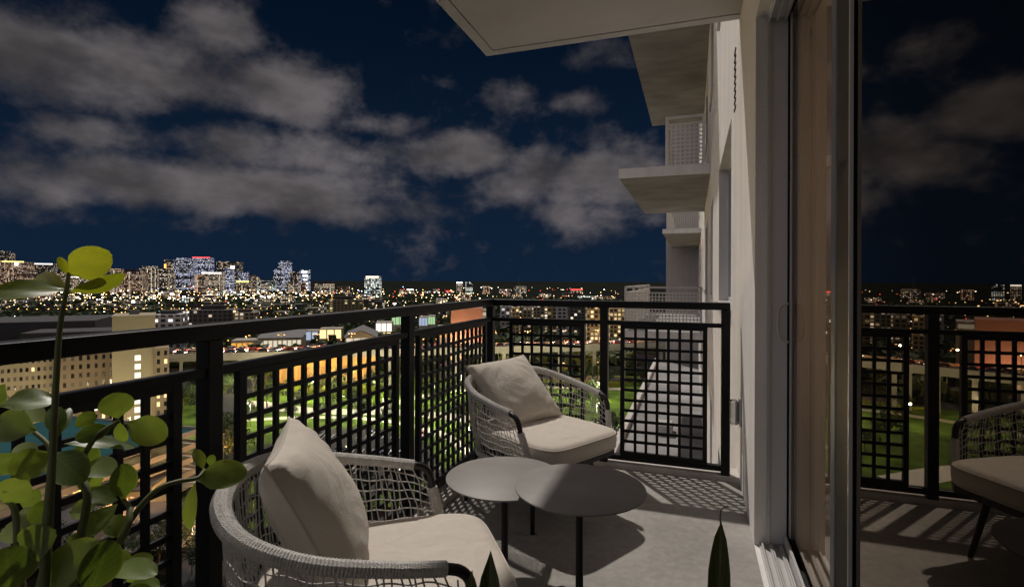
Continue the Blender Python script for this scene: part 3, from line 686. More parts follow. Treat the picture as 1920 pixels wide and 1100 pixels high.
M['lawn'] = mat('lawn', (.062, .105, .016), .95, spec=.05, var=.6, vscale=.14, bump=.4, bscale=3)
M['path'] = mat('pale_path', (.42, .40, .35), .9, var=.12, vscale=.6)
M['asphalt'] = mat('asphalt', (.033, .034, .036), .95, spec=.1, var=.2, vscale=.5)
M['line'] = mat('road_paint', (.7, .7, .66), .8)
M['roofgrey'] = mat('grey_sheet_roof', (.12, .12, .12), .8, var=.2, vscale=.2)
M['conc'] = mat('deck_concrete', (.34, .31, .26), .9, var=.15, vscale=.3)
M['beige'] = mat('beige_render', (.33, .29, .19), .9, var=.06, vscale=.3)
M['brownrender'] = mat('brown_render', (.25, .20, .13), .9, var=.06, vscale=.3)
M['darkwin'] = mat('dark_window', (.012, .012, .014), .15, spec=.6)
M['curtwin'] = mat('curtained_window', (.07, .06, .05), .4)
M['darkroof'] = mat('dark_roof', (.035, .034, .036), .9, var=.3, vscale=.1)
M['teal'] = mat('teal_deck', (.018, .070, .078), .95, spec=.05, var=.15, vscale=.2)
M['terra'] = mat('terracotta_wall', (.42, .20, .13), .9, var=.06, vscale=.2)
M['steel'] = mat('lamp_steel', (.20, .20, .20), .5, metal=.3)
def em(name, c, s): return mat(name, (.02, .02, .02), .6, emit=c, es=s)
M['e_white'] = em('white_lamp', (1, .95, .85), 14); M['e_warm'] = em('warm_lamp', (1, .68, .30), 10); M['e_orange'] = em('sodium_lamp', (1, .45, .10), 9)
M['e_red'] = em('red_lamp', (1, .07, .03), 7); M['e_blue'] = em('blue_lamp', (.35, .5, 1), 8); M['e_green'] = em('green_lamp', (.5, 1, .35), 6)
M['w_warm'] = em('lit_window_warm', (1, .72, .34), 1.5); M['w_white'] = em('lit_window_white', (1, .92, .74), 1.4); M['w_yellow'] = em('lit_deck_yellow', (1, .78, .24), .62); M['w_orange'] = em('lit_wall_orange', (1, .48, .08), .9)
M['w_hall'] = em('lit_hall_glazing', (1, .90, .66), .75); M['w_green'] = em('lit_glazing_green', (.62, 1, .50), .65); M['w_blue'] = em('lit_glazing_blue', (.62, .76, 1), .6)
M['w_pale'] = em('lit_deck_pale', (1, .92, .66), .5)

def tower_mat(name, wall, frac, c1, c2, s, cw, ch, dens=1.0, stripe=0):
    m = mat(name, wall, .8); t = m.node_tree; b = t.nodes['Principled BSDF']; LK = t.links
    def mth(op, a, bb=None, cc=None):
        n = t.nodes.new('ShaderNodeMath'); n.operation = op
        for i, v in enumerate((a, bb, cc)):
            if v is None: continue
            if isinstance(v, (int, float)): n.inputs[i].default_value = v
            else: LK.new(v, n.inputs[i])
        return n.outputs[0]
    c = t.nodes.new('ShaderNodeTexCoord'); oi = t.nodes.new('ShaderNodeObjectInfo')
    p = t.nodes.new('ShaderNodeSeparateXYZ'); LK.new(c.outputs['Object'], p.inputs[0])
    q = t.nodes.new('ShaderNodeSeparateXYZ'); LK.new(c.outputs['Normal'], q.inputs[0])
    ax = mth('GREATER_THAN', mth('ABSOLUTE', q.outputs[0]), .5); top = mth('GREATER_THAN', mth('ABSOLUTE', q.outputs[2]), .5)
    h = mth('ADD', mth('MULTIPLY', p.outputs[0], mth('SUBTRACT', 1, ax)), mth('MULTIPLY', p.outputs[1], ax))
    hx = mth('DIVIDE', h, cw); hz = mth('DIVIDE', p.outputs[2], ch)
    k = t.nodes.new('ShaderNodeCombineXYZ'); LK.new(mth('FLOOR', hx), k.inputs[0]); LK.new(mth('FLOOR', hz), k.inputs[1]); LK.new(mth('MULTIPLY_ADD', oi.outputs['Random'], 977.0, mth('MULTIPLY', ax, 13.7)), k.inputs[2])
    wn = t.nodes.new('ShaderNodeTexWhiteNoise'); wn.noise_dimensions = '3D'; LK.new(k.outputs[0], wn.inputs[0])
    cs = t.nodes.new('ShaderNodeSeparateColor'); LK.new(wn.outputs['Color'], cs.inputs[0])
    fl_ = t.nodes.new('ShaderNodeTexWhiteNoise'); fl_.noise_dimensions = '2D'; fk = t.nodes.new('ShaderNodeCombineXYZ'); LK.new(mth('FLOOR', hz), fk.inputs[0]); LK.new(oi.outputs['Random'], fk.inputs[1]); LK.new(fk.outputs[0], fl_.inputs[0])
    lit = mth('LESS_THAN', wn.outputs['Value'], mth('MULTIPLY', mth('MULTIPLY_ADD', oi.outputs['Random'], frac * .8, frac * .6), mth('MULTIPLY_ADD', mth('POWER', fl_.outputs['Value'], 1.5), 1.7, .25)))
    if stripe:   # whole stacks of windows lit together
        k2 = t.nodes.new('ShaderNodeTexWhiteNoise'); k2.noise_dimensions = '2D'; kk = t.nodes.new('ShaderNodeCombineXYZ'); LK.new(mth('FLOOR', hx), kk.inputs[0]); LK.new(oi.outputs['Random'], kk.inputs[1]); LK.new(kk.outputs[0], k2.inputs[0])
        lit = mth('MAXIMUM', mth('MULTIPLY', lit, .6), mth('LESS_THAN', k2.outputs['Value'], stripe))
    fx = mth('FRACT', hx); fz = mth('FRACT', hz)
    win = mth('MULTIPLY', mth('MULTIPLY', mth('GREATER_THAN', fx, .18), mth('LESS_THAN', fx, .82)), mth('MULTIPLY', mth('GREATER_THAN', fz, .22), mth('LESS_THAN', fz, .80)))
    win = mth('MULTIPLY', win, mth('SUBTRACT', 1, top))
    br = mth('POWER', cs.outputs[1], 1.5)
    e = mth('MULTIPLY', mth('MULTIPLY', win, lit), mth('MULTIPLY_ADD', br, s, s * .15))
    mc = t.nodes.new('ShaderNodeMix'); mc.data_type = 'RGBA'; LK.new(cs.outputs[2], mc.inputs[0]); mc.inputs[6].default_value = (*c1, 1); mc.inputs[7].default_value = (*c2, 1)
    LK.new(mc.outputs[2], b.inputs['Emission Color']); LK.new(e, b.inputs['Emission Strength'])
    wc = t.nodes.new('ShaderNodeMix'); wc.data_type = 'RGBA'; LK.new(win, wc.inputs[0]); wc.inputs[6].default_value = (*wall, 1); wc.inputs[7].default_value = (.015, .016, .02, 1); LK.new(wc.outputs[2], b.inputs['Base Color'])
    return m
WA, WH, OR, BL = (1, .70, .36), (1, .92, .80), (1, .52, .2), (.45, .55, 1)
TM = [tower_mat('tower_warm', (.17, .12, .09), .62, WA, WH, 2.1, 4.4, 3.6, stripe=.12), tower_mat('tower_white', (.18, .165, .16), .60, WH, WA, 2.2, 4.4, 3.6, stripe=.10),
      tower_mat('tower_blue', (.05, .06, .09), .60, BL, WH, 1.9, 4.4, 3.6), tower_mat('tower_dim', (.07, .065, .07), .35, WH, WA, 1.4, 5, 4),
      tower_mat('tower_brown', (.22, .13, .10), .66, OR, WH, 1.9, 4.6, 3.6, stripe=.14), tower_mat('tower_teal', (.07, .09, .09), .6, (.7, .9, .85), WH, 2.2, 4.6, 3.6)]
BM = [tower_mat('block_stripe', (.20, .18, .12), .28, WA, WH, 1.6, 3.6, 3.0, stripe=.22), tower_mat('block_yellow', (.40, .31, .17), .55, (1, .75, .34), WA, 1.5, 2.8, 3.0),
      tower_mat('block_grey', (.09, .085, .08), .16, WH, WA, 1.3, 3.5, 3.2), tower_mat('block_white', (.34, .34, .36), .34, (.85, .92, 1), WH, 1.3, 4, 3.2),
      tower_mat('block_olive', (.20, .17, .09), .18, (.9, .85, .4), WA, 1.2, 4.2, 3.0, stripe=.16), tower_mat('low_mixed', (.07, .06, .055), .36, WA, WH, 2.4, 5, 3.6)]

def frame_at(px, Z):   # ground point straight below
    p = P(px, 526, Z); p.z = GZ; return p
def top_z(px, ytop, Z): return P(px, ytop, Z).z
def block(name, px0, px1, ytop, Z, depth, m, label, cat, group=None, rot=0.0, cap=True):
    w = (px1 - px0) / FPX * Z; h = top_z((px0 + px1) / 2, ytop, Z) - GZ; mid = (px0 + px1) / 2
    o = MB().box(-w / 2, w / 2, 0, depth, 0, h).build(name, m, None); o.location = frame_at(mid, Z); o.rotation_euler.z = YAW - math.atan((mid - 960) / FPX) * .6 + rot
    tag(o, label, cat, group)
    if cap:
        MB().box(-w * .30, w * .22, depth * .3, depth * .7, h, h + max(2.2, w * .10)).build('plant_room', M['darkroof'], o)
    return o, w, h
# ---- skyline, named one by one where they stand out
SKY = [  # x0, x1, ytop, Z, material, label, extras
 (-14, 14, 474, 2300, 3, 'dim tower cut by the left edge of the view, tallest at that end', None),
 (4, 44, 491, 2100, 4, 'brown tower with a yellow light bar on its roof, far left of the skyline', 'yellow'),
 (49, 92, 494, 2250, 3, 'dark tower with a white lit roof edge, left of the yellow-green top leaf', 'white'),
 (96, 118, 510, 2000, 0, 'slim warm tower directly behind the small upright leaf', None),
 (140, 200, 519, 2100, 1, 'broad tower with white roof lights behind the right-hand top leaf', 'white'),
 (214, 262, 509, 1900, 4, 'brown brick-toned tower with closely packed lit windows, right of the plant', None),
 (263, 292, 503, 2000, 1, 'left half of a pale twin slab tower with a white window grid', None),
 (293, 311, 504, 2030, 3, 'darker right half of the pale twin slab tower', None),
 (309, 327, 487, 2700, 3, 'unlit dark tower with a short orange beacon on its left edge', 'orange'),
 (327, 357, 487, 2500, 2, 'blue lit tower left of the red crowned one', None),
 (362, 392, 482, 2600, 2, 'tall tower with a bright red line along its crown', 'red'),
 (380, 413, 511, 2000, 1, 'rounded white crowned tower in front of the red topped one', 'white'),
 (408, 447, 490, 2400, 3, 'dark tower with one dazzling white floodlight near its top', 'flood'),
 (442, 468, 528, 2000, 0, 'warm tower with a flat yellow lit roof line', 'yellow'),
 (444, 472, 515, 2350, 3, 'dim tower behind the yellow roofed one', None),
 (471, 484, 519, 2300, 0, 'narrow warm tower right of the yellow roofed one', None),
 (484, 514, 526, 2200, 5, 'low teal tinted block left of the tall blue twin tower', None),
 (513, 530, 506, 2500, 2, 'lower front part of the tall blue twin tower', None),
 (522, 544, 492, 2650, 2, 'tallest blue tower of the right-hand skyline cluster', None),
 (545, 561, 509, 2500, 3, 'slim dark tower right of the tallest blue tower', None),
 (562, 581, 505, 2300, 2, 'slim tower with large white lit windows ending the main skyline', 'whitebits'),
 (590, 621, 532, 1800, 0, 'squat cream tower right of the main skyline', None),
 (633, 655, 537, 1900, 4, 'low brown tower with a stepped roof', None),
 (684, 712, 518, 1500, 5, 'lone round-cornered tower with a warm lit crown, standing apart mid-skyline', 'warm'),
 (748, 760, 543, 1900, 0, 'small warm block left of a white edged one, right of the lone tower', None),
 (763, 775, 542, 1900, 1, 'small white edged block right of the lone tower', 'white'),
 (796, 808, 546, 2000, 3, 'tiny dim block midway between the lone tower and the slim pair', None),
 (811, 823, 542, 2000, 0, 'tiny warm block just left of a red lit roof', None),
 (836, 848, 545, 2100, 4, 'tiny block with a red lit roof left of the slim pair', 'red'),
 (856, 867, 529, 1900, 1, 'left tower of the slim pair above the railing corner', 'white'),
 (873, 886, 528, 1900, 5, 'right tower of the slim pair above the railing corner', None),
 (904, 918, 536, 1900, 4, 'narrow brown tower just left of the railing corner post', None),
 (936, 958, 542, 2000, 4, 'low brown block right of the railing corner post', None),
 (963, 986, 537, 2000, 1, 'pale block with a mast, right of the railing corner', 'mast'),
 (1070, 1092, 542, 2100, 4, 'reddish block alone on the horizon above the far railing', 'red'),
 (1115, 1136, 550, 2200, 1, 'flat white lit block on the horizon near the white balcony', None),
 (1139, 1152, 550, 2200, 0, 'small dim block on the horizon beside the flat white one', None)]
for (a, b, yt, Z, mi, lab, ex) in SKY:
    o, w, h = block('high_rise', a, b, yt, Z, max(18, (b - a) / FPX * Z * .8), TM[mi], lab, 'high-rise', 'towers of the distant skyline', rot=random.uniform(-.12, .12), cap=ex is None and (b - a) > 12)
    if ex is None and h > 90: MB().box(-w * .34, w * .34, 3, w * .6, h, h + 9).build('crown', TM[mi], o)
    def strip(nm, m, z0, z1, x0=-.5, x1=.5):
        MB().box(w * x0, w * x1, -.6, .0, z0, z1).build(nm, m, o)
    if ex == 'yellow': strip('roof_light', em('roof_yellow', (1, .85, .2), 3), h - .5, h + 3, -.4, .4)
    if ex == 'white': strip('roof_light', em('roof_white', (1, .97, .9), 4), h - 3, h + .5)
    if ex == 'red': strip('roof_light', em('roof_red', (1, .06, .06), 3.2), h - 3, h + .5)
    if ex == 'warm': strip('roof_light', em('roof_warm', (1, .8, .55), 3), h - 4, h + .5, -.42, .42)
    if ex == 'orange': strip('beacon', em('beacon_orange', (1, .32, .05), 4), h - 42, h - 22, -.5, -.32)
    if ex == 'flood':
        strip('floodlight', em('flood_white', (1, 1, 1), 40), h - 30, h - 22, .12, .28); strip('light_strip', em('strip_yellow', (1, .85, .25), 3), h - 150, h - 62, .1, .2)
    if ex == 'whitebits':
        for k in range(5): strip('lit_floor', em('lit_floor_white', (.9, .95, 1), 4), h - 14 - k * 17, h - 8 - k * 17, -.3 + .1 * (k % 3), .2 + .08 * (k % 2))
    if ex == 'mast': MB().tube([(-w * .1, 5, h), (-w * .1, 5, h + 40)], [.9, .5], 6).build('mast', M['steel'], o)
# lower city belt: blocks too alike to tell apart
rb = random.Random(5)
for k in range(120):
    x = rb.uniform(-40, 1160); Z = rb.choice([rb.uniform(650, 1000), rb.uniform(950, 1700)])
    if x > 700 and rb.random() < .35: continue
    hgt = (rb.uniform(5, 11) if Z < 1000 else rb.uniform(6, 17)) if x < 620 else rb.uniform(6, 15); wpx = rb.uniform(14, 38) * 900 / Z
    p = frame_at(x, Z); yt = yh(x) - (GZ + hgt - HC) / Z * FPX
    near = Z < 1000
    block('city_block', x - wpx / 2, x + wpx / 2, yt, Z, rb.uniform(15, 30), TM[rb.choice([0, 0, 1, 3, 4, 5])] if not near else BM[rb.choice([5, 5, 2, 0])], 'low lit city block among many at the foot of the skyline', 'building', 'low blocks of the lit city belt', rot=rb.uniform(-.4, .4), cap=False)
for k in range(44):   # mid towers behind the belt
    x = rb.uniform(-30, 600); Z = rb.uniform(1700, 2600); ht = rb.uniform(42, 88) * (1 if x < 480 else .75)
    wpx = rb.uniform(9, 19); yt = yh(x) - (GZ + ht - HC) / Z * FPX
    block('mid_tower', x - wpx / 2, x + wpx / 2, yt, Z, 25, TM[rb.choice([0, 1, 1, 3, 4, 4, 2])], 'mid-height lit tower filling the gaps of the distant skyline', 'high-rise', 'mid-height towers of the skyline', rot=rb.uniform(-.3, .3), cap=False)
# small far lamps and signs nobody could count
def dots(name, m, n, zr, xr, seed, label, hz=(2, 12), k=.00055):
    r = random.Random(seed); mb = MB()
    for _ in range(n):
        Z = math.exp(r.uniform(math.log(zr[0]), math.log(zr[1]))); x = r.uniform(*xr); p = frame_at(x, Z); s = Z * k * r.uniform(.35, 1.1) ** 1.5; z = GZ + r.uniform(*hz) + Z * .004
        mb.box(p.x - s, p.x + s, p.y - s, p.y + s, z - s * .6, z + s * .6)
    tag(mb.build(name, m), label, 'lights', kind='stuff')
def rows(name, m, lines, label, k=.0005):
    r = random.Random(len(lines)); mb = MB()
    for (xa, Za, xb, Zb, n) in lines:
        a, b = frame_at(xa, Za), frame_at(xb, Zb)
        for i in range(n):
            p = a.lerp(b, (i + r.uniform(-.15, .15)) / n); Z = max(300, (p - Vector((0, 0, p.z))).length); q = Z * k * r.uniform(.6, 1.1); z = GZ + 9
            mb.box(p.x - q, p.x + q, p.y - q, p.y + q, z - q * .6, z + q * .6)
    tag(mb.build(name, m), label, 'lights', kind='stuff')
rl = random.Random(41)
rows('amber_street_light_rows', M['e_orange'], [(300, 300, 930, 330, 26), (330, 350, 930, 370, 26), (300, 400, 1000, 410, 30)], 'rows of amber street lights just behind the elevated road', .0007)
rows('warm_street_light_rows', M['e_warm'], [(-60, z_, 1170, z_ * 1.05, 46) for z_ in (560, 820, 1000, 1350)], 'rows of warm street lights along the far streets')
rows('orange_street_light_rows', M['e_orange'], [(-60, z_, 700, z_ * 1.1, 44) for z_ in (700, 1150, 1500)] + [(500, 640, 1170, 560, 30)], 'rows of orange street lights across the far city')
dots('far_white_lights', M['e_white'], 150, (480, 2600), (-60, 1170), 1, 'scattered white lamps of the far city')
dots('far_warm_lights', M['e_warm'], 170, (430, 2600), (-60, 1170), 2, 'scattered warm lamps of the far city')
dots('far_orange_lights', M['e_orange'], 120, (430, 2000), (-60, 1170), 3, 'scattered orange street lamps of the far city')
dots('skyline_foot_white_lights', M['e_white'], 170, (1000, 1700), (-60, 640), 51, 'bright white lamps crowded at the foot of the skyline', (1, 8), .0008)
dots('skyline_foot_warm_lights', M['e_warm'], 260, (1000, 1800), (-60, 900), 52, 'warm lamps crowded at the foot of the skyline', (1, 8), .0008)
dots('far_red_lights', M['e_red'], 110, (400, 2200), (300, 1100), 4, 'scattered red lights of the far city')
dots('far_blue_lights', M['e_blue'], 60, (500, 2400), (-40, 1000), 6, 'scattered bluish signs of the far city')
for i, (x, y, Z) in enumerate([(250, 566, 900), (322, 551, 1200), (345, 556, 1300), (505, 556, 1100), (740, 569, 700), (330, 592, 640), (30, 495, 2100)]):
    p = P(x, y, Z); s = Z * .0016
    fo = empty('floodlight_mast', (p.x, p.y, GZ)); tag(fo, ['floodlight mast at the foot of the brown skyline tower', 'left floodlight mast below the blue lit tower', 'right floodlight mast below the blue lit tower', 'floodlight mast below the teal tinted block', 'floodlight mast right of the lone tower', 'blue-white floodlight mast above the white building', 'white floodlight beside the yellow roof bar'][i], 'floodlight', 'bright floodlights in the city')
    MB().tube([(0, 0, 0), (0, 0, p.z - GZ)], Z * .0003, 6).build('pole', M['steel'], fo)
    MB().box(-s, s, -s, s, p.z - GZ - s * .7, p.z - GZ + s * .7).build('lamp_head', em('flood%d' % i, (1, .98, .95) if i != 5 else (.6, .75, 1), 26), fo)
# dark tree cover between the blocks
def wood(name, n, zr, xr, seed, label, size=(4, 9), hmax=9):
    r = random.Random(seed); mb = MB()
    for _ in range(n):
        Z = r.uniform(*zr); x = r.uniform(*xr); p = frame_at(x, Z); s = r.uniform(*size); hz = r.uniform(.45, 1) * hmax
        for q in range(7):
            a, b2 = r.uniform(0, 6.28), r.uniform(-.3, 1.3); d = Vector((math.cos(a) * math.cos(b2), math.sin(a) * math.cos(b2), math.sin(b2))) * s * .5
            c = Vector((p.x, p.y, GZ + hz * .6)) + d; e = s * .55
            u = Vector((r.uniform(-1, 1), r.uniform(-1, 1), r.uniform(-1, 1))).normalized(); v = u.orthogonal().normalized(); w = u.cross(v)
            mb.add([c + v * e, c + w * e, c - v * e, c - w * e, c + u * e * .7], [(0, 1, 4), (1, 2, 4), (2, 3, 4), (3, 0, 4), (0, 3, 2, 1)])
    tag(mb.build(name, M['foliage']), label, 'trees', kind='stuff')
M['foliage'] = mat('tree_foliage', (.040, .062, .018), .8, var=.4, vscale=.4)
M['foliage2'] = mat('tree_foliage_dark', (.026, .042, .014), .8, var=.4, vscale=.4)
M['bark'] = mat('bark', (.10, .075, .05), .95, var=.2, vscale=3)
wood('far_wood', 900, (420, 1300), (-60, 1170), 21, 'dark tree cover between the far city blocks')
wood('near_wood', 260, (275, 420), (200, 1180), 22, 'dark tree cover behind the elevated road')

# ---- mid-distance buildings
def windows(parent, w, cols, z0, pitch, rows, ww, wh, litm, frac, rnd, y=-.05, x0=None, x1=None):
    d0 = MB().box(-ww / 2, ww / 2, 0, .06, 0, wh).mesh('window'); d0.materials.append(M['darkwin'])
    ls = []
    for m in litm:
        q = MB().box(-ww / 2, ww / 2, 0, .06, 0, wh).mesh('window'); q.materials.append(m); ls.append(q)
    d1 = MB().box(-ww / 2, ww / 2, 0, .06, 0, wh).mesh('window'); d1.materials.append(M['curtwin'])
    x0 = -w / 2 if x0 is None else x0; x1 = w / 2 if x1 is None else x1
    for r in range(rows):
        for c in range(cols):
            me = rnd.choice(ls) if rnd.random() < frac else (d1 if rnd.random() < .25 else d0)
            o = bpy.data.objects.new('window', me); COL.objects.link(o); o.parent = parent
            o.location = (x0 + (x1 - x0) * (c + .5) / cols, y, z0 + r * pitch)
rh = random.Random(9)
def hotel_part(px0, px1, ytop, Z, depth, m, parent, name):
    mid = (px0 + px1) / 2; w = (px1 - px0) / FPX * Z * .83; h = top_z(mid, ytop, Z) - GZ
    o = MB().box(-w / 2, w / 2, 0, depth, 0, h).build(name, m, parent)
    o.location = frame_at(mid, Z) - Vector(parent.location)
    o.rotation_euler.z = YAW + R(34); return o, w, h
hot = empty('beige_hotel', frame_at(250, 180)); tag(hot, 'long beige hotel with rows of small square windows beyond the left railing', 'building')
o, w, h = hotel_part(-70, 104, 652, 178, 16, M['beige'], hot, 'left_wing'); windows(o, w, 17, h - 2.6, -2.95, 8, .75, 1.35, [M['w_warm']], .02, rh)
MB().box(-w / 2, w / 2, -.15, 16, h, h + .6).build('parapet', M['darkroof'], o)
o, w, h = hotel_part(104, 214, 660, 186, 14, M['brownrender'], hot, 'middle_wing'); windows(o, w, 8, h - 2.8, -3.05, 8, .85, 1.6, [M['w_warm'], M['w_white']], .05, rh)
o, w, h = hotel_part(212, 291, 594, 182, 18, M['beige'], hot, 'stair_tower'); windows(o, w, 1, h - 15.2, -3.0, 9, 1.7, 1.9, [M['w_white']], .9, rh, x0=w * .02, x1=w * .16)
MB().box(-w / 2 - .2, w / 2 + .2, -.2, 18.2, h, h + .5).build('parapet', M['beige'], o)
o, w, h = hotel_part(291, 318, 652, 186, 14, M['brownrender'], hot, 'right_wing'); windows(o, w, 2, h - 2.6, -3.0, 8, .9, 1.6, [M['w_warm']], .14, rh)
for (x, Z, a, b_, c) in [(20, 186, 2.4, 2, 1.6), (70, 186, 3.5, 2.4, 1.4), (150, 192, 2, 2, 1.8), (252, 188, 3, 2.5, 2.0)]:
    zt = top_z(x, 652 if x < 104 else (660 if x < 212 else 594), 182); ru = MB().box(-a / 2, a / 2, 0, b_, 0, c).build('roof_unit', M['roofgrey'], hot); ru.location = Vector((frame_at(x, Z).x, frame_at(x, Z).y, zt)) - Vector(hot.location); ru.rotation_euler.z = YAW + R(34)
def simple(name, px0, px1, ytop, Z, depth, m, label, **k): return block(name, px0, px1, ytop, Z, depth, m, label, 'building', **k)
simple('dark_warehouse', -80, 150, 604, 300, 60, M['darkroof'], 'dark flat-roofed warehouse behind the beige hotel wing', cap=False)
simple('dark_shed', 60, 214, 622, 255, 24, M['darkroof'], 'low dark shed just left of the hotel stair tower', cap=False)
o, w, h = simple('white_office', 289, 337, 590, 330, 20, BM[3], 'small white lit office right of the hotel stair tower')
o, w, h = simple('grey_block', 360, 438, 581, 420, 22, BM[2], 'dull grey slab block above the left railing')
o, w, h = simple('grey_lit_block', 438, 478, 586, 415, 18, BM[0], 'grey block with a cluster of warm lit windows, right of the dull slab')
o, w, h = simple('olive_block', 614, 677, 562, 620, 24, BM[4], 'olive green slab with vertical light strips, left of the lone tower')
o, w, h = simple('terracotta_block', 846, 905, 578, 330, 26, M['terra'], 'windowless terracotta block left of the railing corner', cap=False)
MB().box(-w * .5, w * .35, -.3, 0, 0, h * .35).build('lower_band', M['brownrender'], o)
o, w, h = simple('deck_car_park', 885, 925, 582, 345, 22, M['conc'], 'pale open car park deck beside the terracotta block', cap=False)
for k in range(2): MB().box(-w * .45, w * .45, -.3, -.05, h - 3.4 - k * 3.2, h - 1.2 - k * 3.2).build('lit_opening', M['w_pale'], o)
APT = [(938, 958, 574, 470, 3, 'pale grey apartment block just right of the railing corner'), (959, 975, 576, 430, 1, 'amber lit apartment block, second from the railing corner'),
       (977, 1000, 575, 455, 0, 'striped apartment block, third from the railing corner'), (1001, 1026, 573, 500, 0, 'darker striped apartment block left of the brown one'),
       (1027, 1043, 575, 440, 4, 'brown olive apartment block midway along the far railing'), (1044, 1064, 574, 470, 3, 'apartment block with one bright white window stack'),
       (1066, 1100, 575, 500, 2, 'dim apartment block left of the cream tower block'), (1101, 1128, 575, 360, 1, 'bright cream apartment block left of the middle railing post'), (1144, 1172, 578, 380, 1, 'cream apartment block right of the middle railing post')]
for (a, b, yt, Z, mi, lab) in APT: simple('apartment_block', a, b, yt, Z, 18, BM[mi], lab, group='apartment blocks behind the elevated road')
o, w, h = simple('ochre_depot', 520, 705, 668, 258, 18, mat('ochre_wall', (.42, .30, .14), .9, var=.12, vscale=.3), 'long ochre depot lit orange under the elevated road', cap=False)
for k in range(14): MB().box(-w / 2 + w * (k + .15) / 14, -w / 2 + w * (k + .85) / 14, -.12, -.01, 1.0, h * .62).build('bay_door', M['brownrender'] if k % 5 else M['w_orange'], o)
# lit halls
o, w, h = simple('white_hall', 488, 563, 634, 345, 24, M['conc'], 'long pale hall with glowing front panels left of the gabled market', cap=False)
for k in range(9):
    for r_ in range(2): MB().box(-w / 2 + w * (k + .12) / 9, -w / 2 + w * (k + .88) / 9, -.2, -.02, h * .08 + r_ * h * .44, h * .44 + r_ * h * .44).build('lit_panel', M['w_hall'], o)
MB().add([(-w / 2 - 1, -1.5, h), (w / 2 + 1, -1.5, h), (w / 2 + 1, 25, h + 3), (-w / 2 - 1, 25, h + 3), (-w / 2 - 1, -1.5, h + .5), (w / 2 + 1, -1.5, h + .5), (w / 2 + 1, 25, h + 3.5), (-w / 2 - 1, 25, h + 3.5)], [(0, 1, 2, 3), (4, 7, 6, 5), (0, 4, 5, 1), (1, 5, 6, 2), (2, 6, 7, 3), (3, 7, 4, 0)]).build('roof', M['roofgrey'], o)
o, w, h = simple('orange_pavilion', 436, 484, 638, 340, 16, M['conc'], 'low pavilion with an orange glowing front, left of the pale hall', cap=False)
for k in range(5): MB().box(-w / 2 + w * (k + .1) / 5, -w / 2 + w * (k + .9) / 5, -.2, -.02, h * .1, h * .85).build('lit_panel', M['w_orange'], o)
p = frame_at(677, 330); hall = empty('market_hall', p, YAW + R(14)); tag(hall, 'gabled market hall with a glazed lit end wall', 'building')
w, h = 19, 14
MB().add([(-w / 2, 0, 0), (w / 2, 0, 0), (w / 2, 0, h), (0, 0, h + 4.2), (-w / 2, 0, h), (-w / 2, 40, 0), (w / 2, 40, 0), (w / 2, 40, h), (0, 40, h + 4.2), (-w / 2, 40, h)], [(0, 1, 2, 3, 4), (9, 8, 7, 6, 5), (1, 6, 7, 2), (0, 4, 9, 5)]).build('wall', M['beige'], hall)
MB().add([(-w / 2 - .8, -.8, h - .3), (0, -.8, h + 4.0), (0, 40.8, h + 4.0), (-w / 2 - .8, 40.8, h - .3), (-w / 2 - .8, -.8, h), (0, -.8, h + 4.5), (0, 40.8, h + 4.5), (-w / 2 - .8, 40.8, h)], [(0, 1, 2, 3), (7, 6, 5, 4), (0, 4, 5, 1), (3, 2, 6, 7), (0, 3, 7, 4)]).build('roof', M['roofgrey'], hall)
MB().add([(w / 2 + .8, -.8, h - .3), (0.01, -.8, h + 4.0), (0.01, 40.8, h + 4.0), (w / 2 + .8, 40.8, h - .3), (w / 2 + .8, -.8, h), (0.01, -.8, h + 4.5), (0.01, 40.8, h + 4.5), (w / 2 + .8, 40.8, h)], [(3, 2, 1, 0), (4, 5, 6, 7), (1, 5, 4, 0), (7, 6, 2, 3), (4, 7, 3, 0)]).build('roof', M['roofgrey'], hall)
for k in range(4):
    for z0, z1 in ((.8, 4.6), (5.0, 9.0), (9.4, 13.4)): MB().box(-w / 2 + .8 + k * 4.5, -w / 2 + 4.7 + k * 4.5, -.15, -.02, z0, z1).build('pane', M['w_hall'], hall)
# green lit shops and orange shops behind the elevated road
SH = [(735, 756, 592, 420, 'w_green', 'green lit shop front left of the second railing post'), (786, 802, 594, 430, 'w_blue', 'white-blue lit shop front right of the second railing post'), (803, 816, 592, 440, 'w_green', 'tall green lit glazing right of the white-blue shop'),
      (600, 640, 616, 380, 'w_warm', 'warm lit low shop left of the market hall'), (705, 735, 604, 400, 'w_white', 'white lit canopy right of the market hall'), (560, 596, 620, 400, 'w_blue', 'bluish lit shed between the pale hall and the warm shop'), (820, 846, 612, 350, 'w_orange', 'orange lit low shop left of the terracotta block')]
for (a, b, yt, Z, m, lab) in SH:
    o, w, h = simple('lit_shop', a, b, yt, Z, 14, M['conc'], lab, group='lit shops behind the elevated road', cap=False)
    n = 3
    for k in range(n): MB().box(-w / 2 + w * (k + .08) / n, -w / 2 + w * (k + .92) / n, -.2, -.02, max(.5, h - 7), h - .8).build('lit_panel', M[m], o)

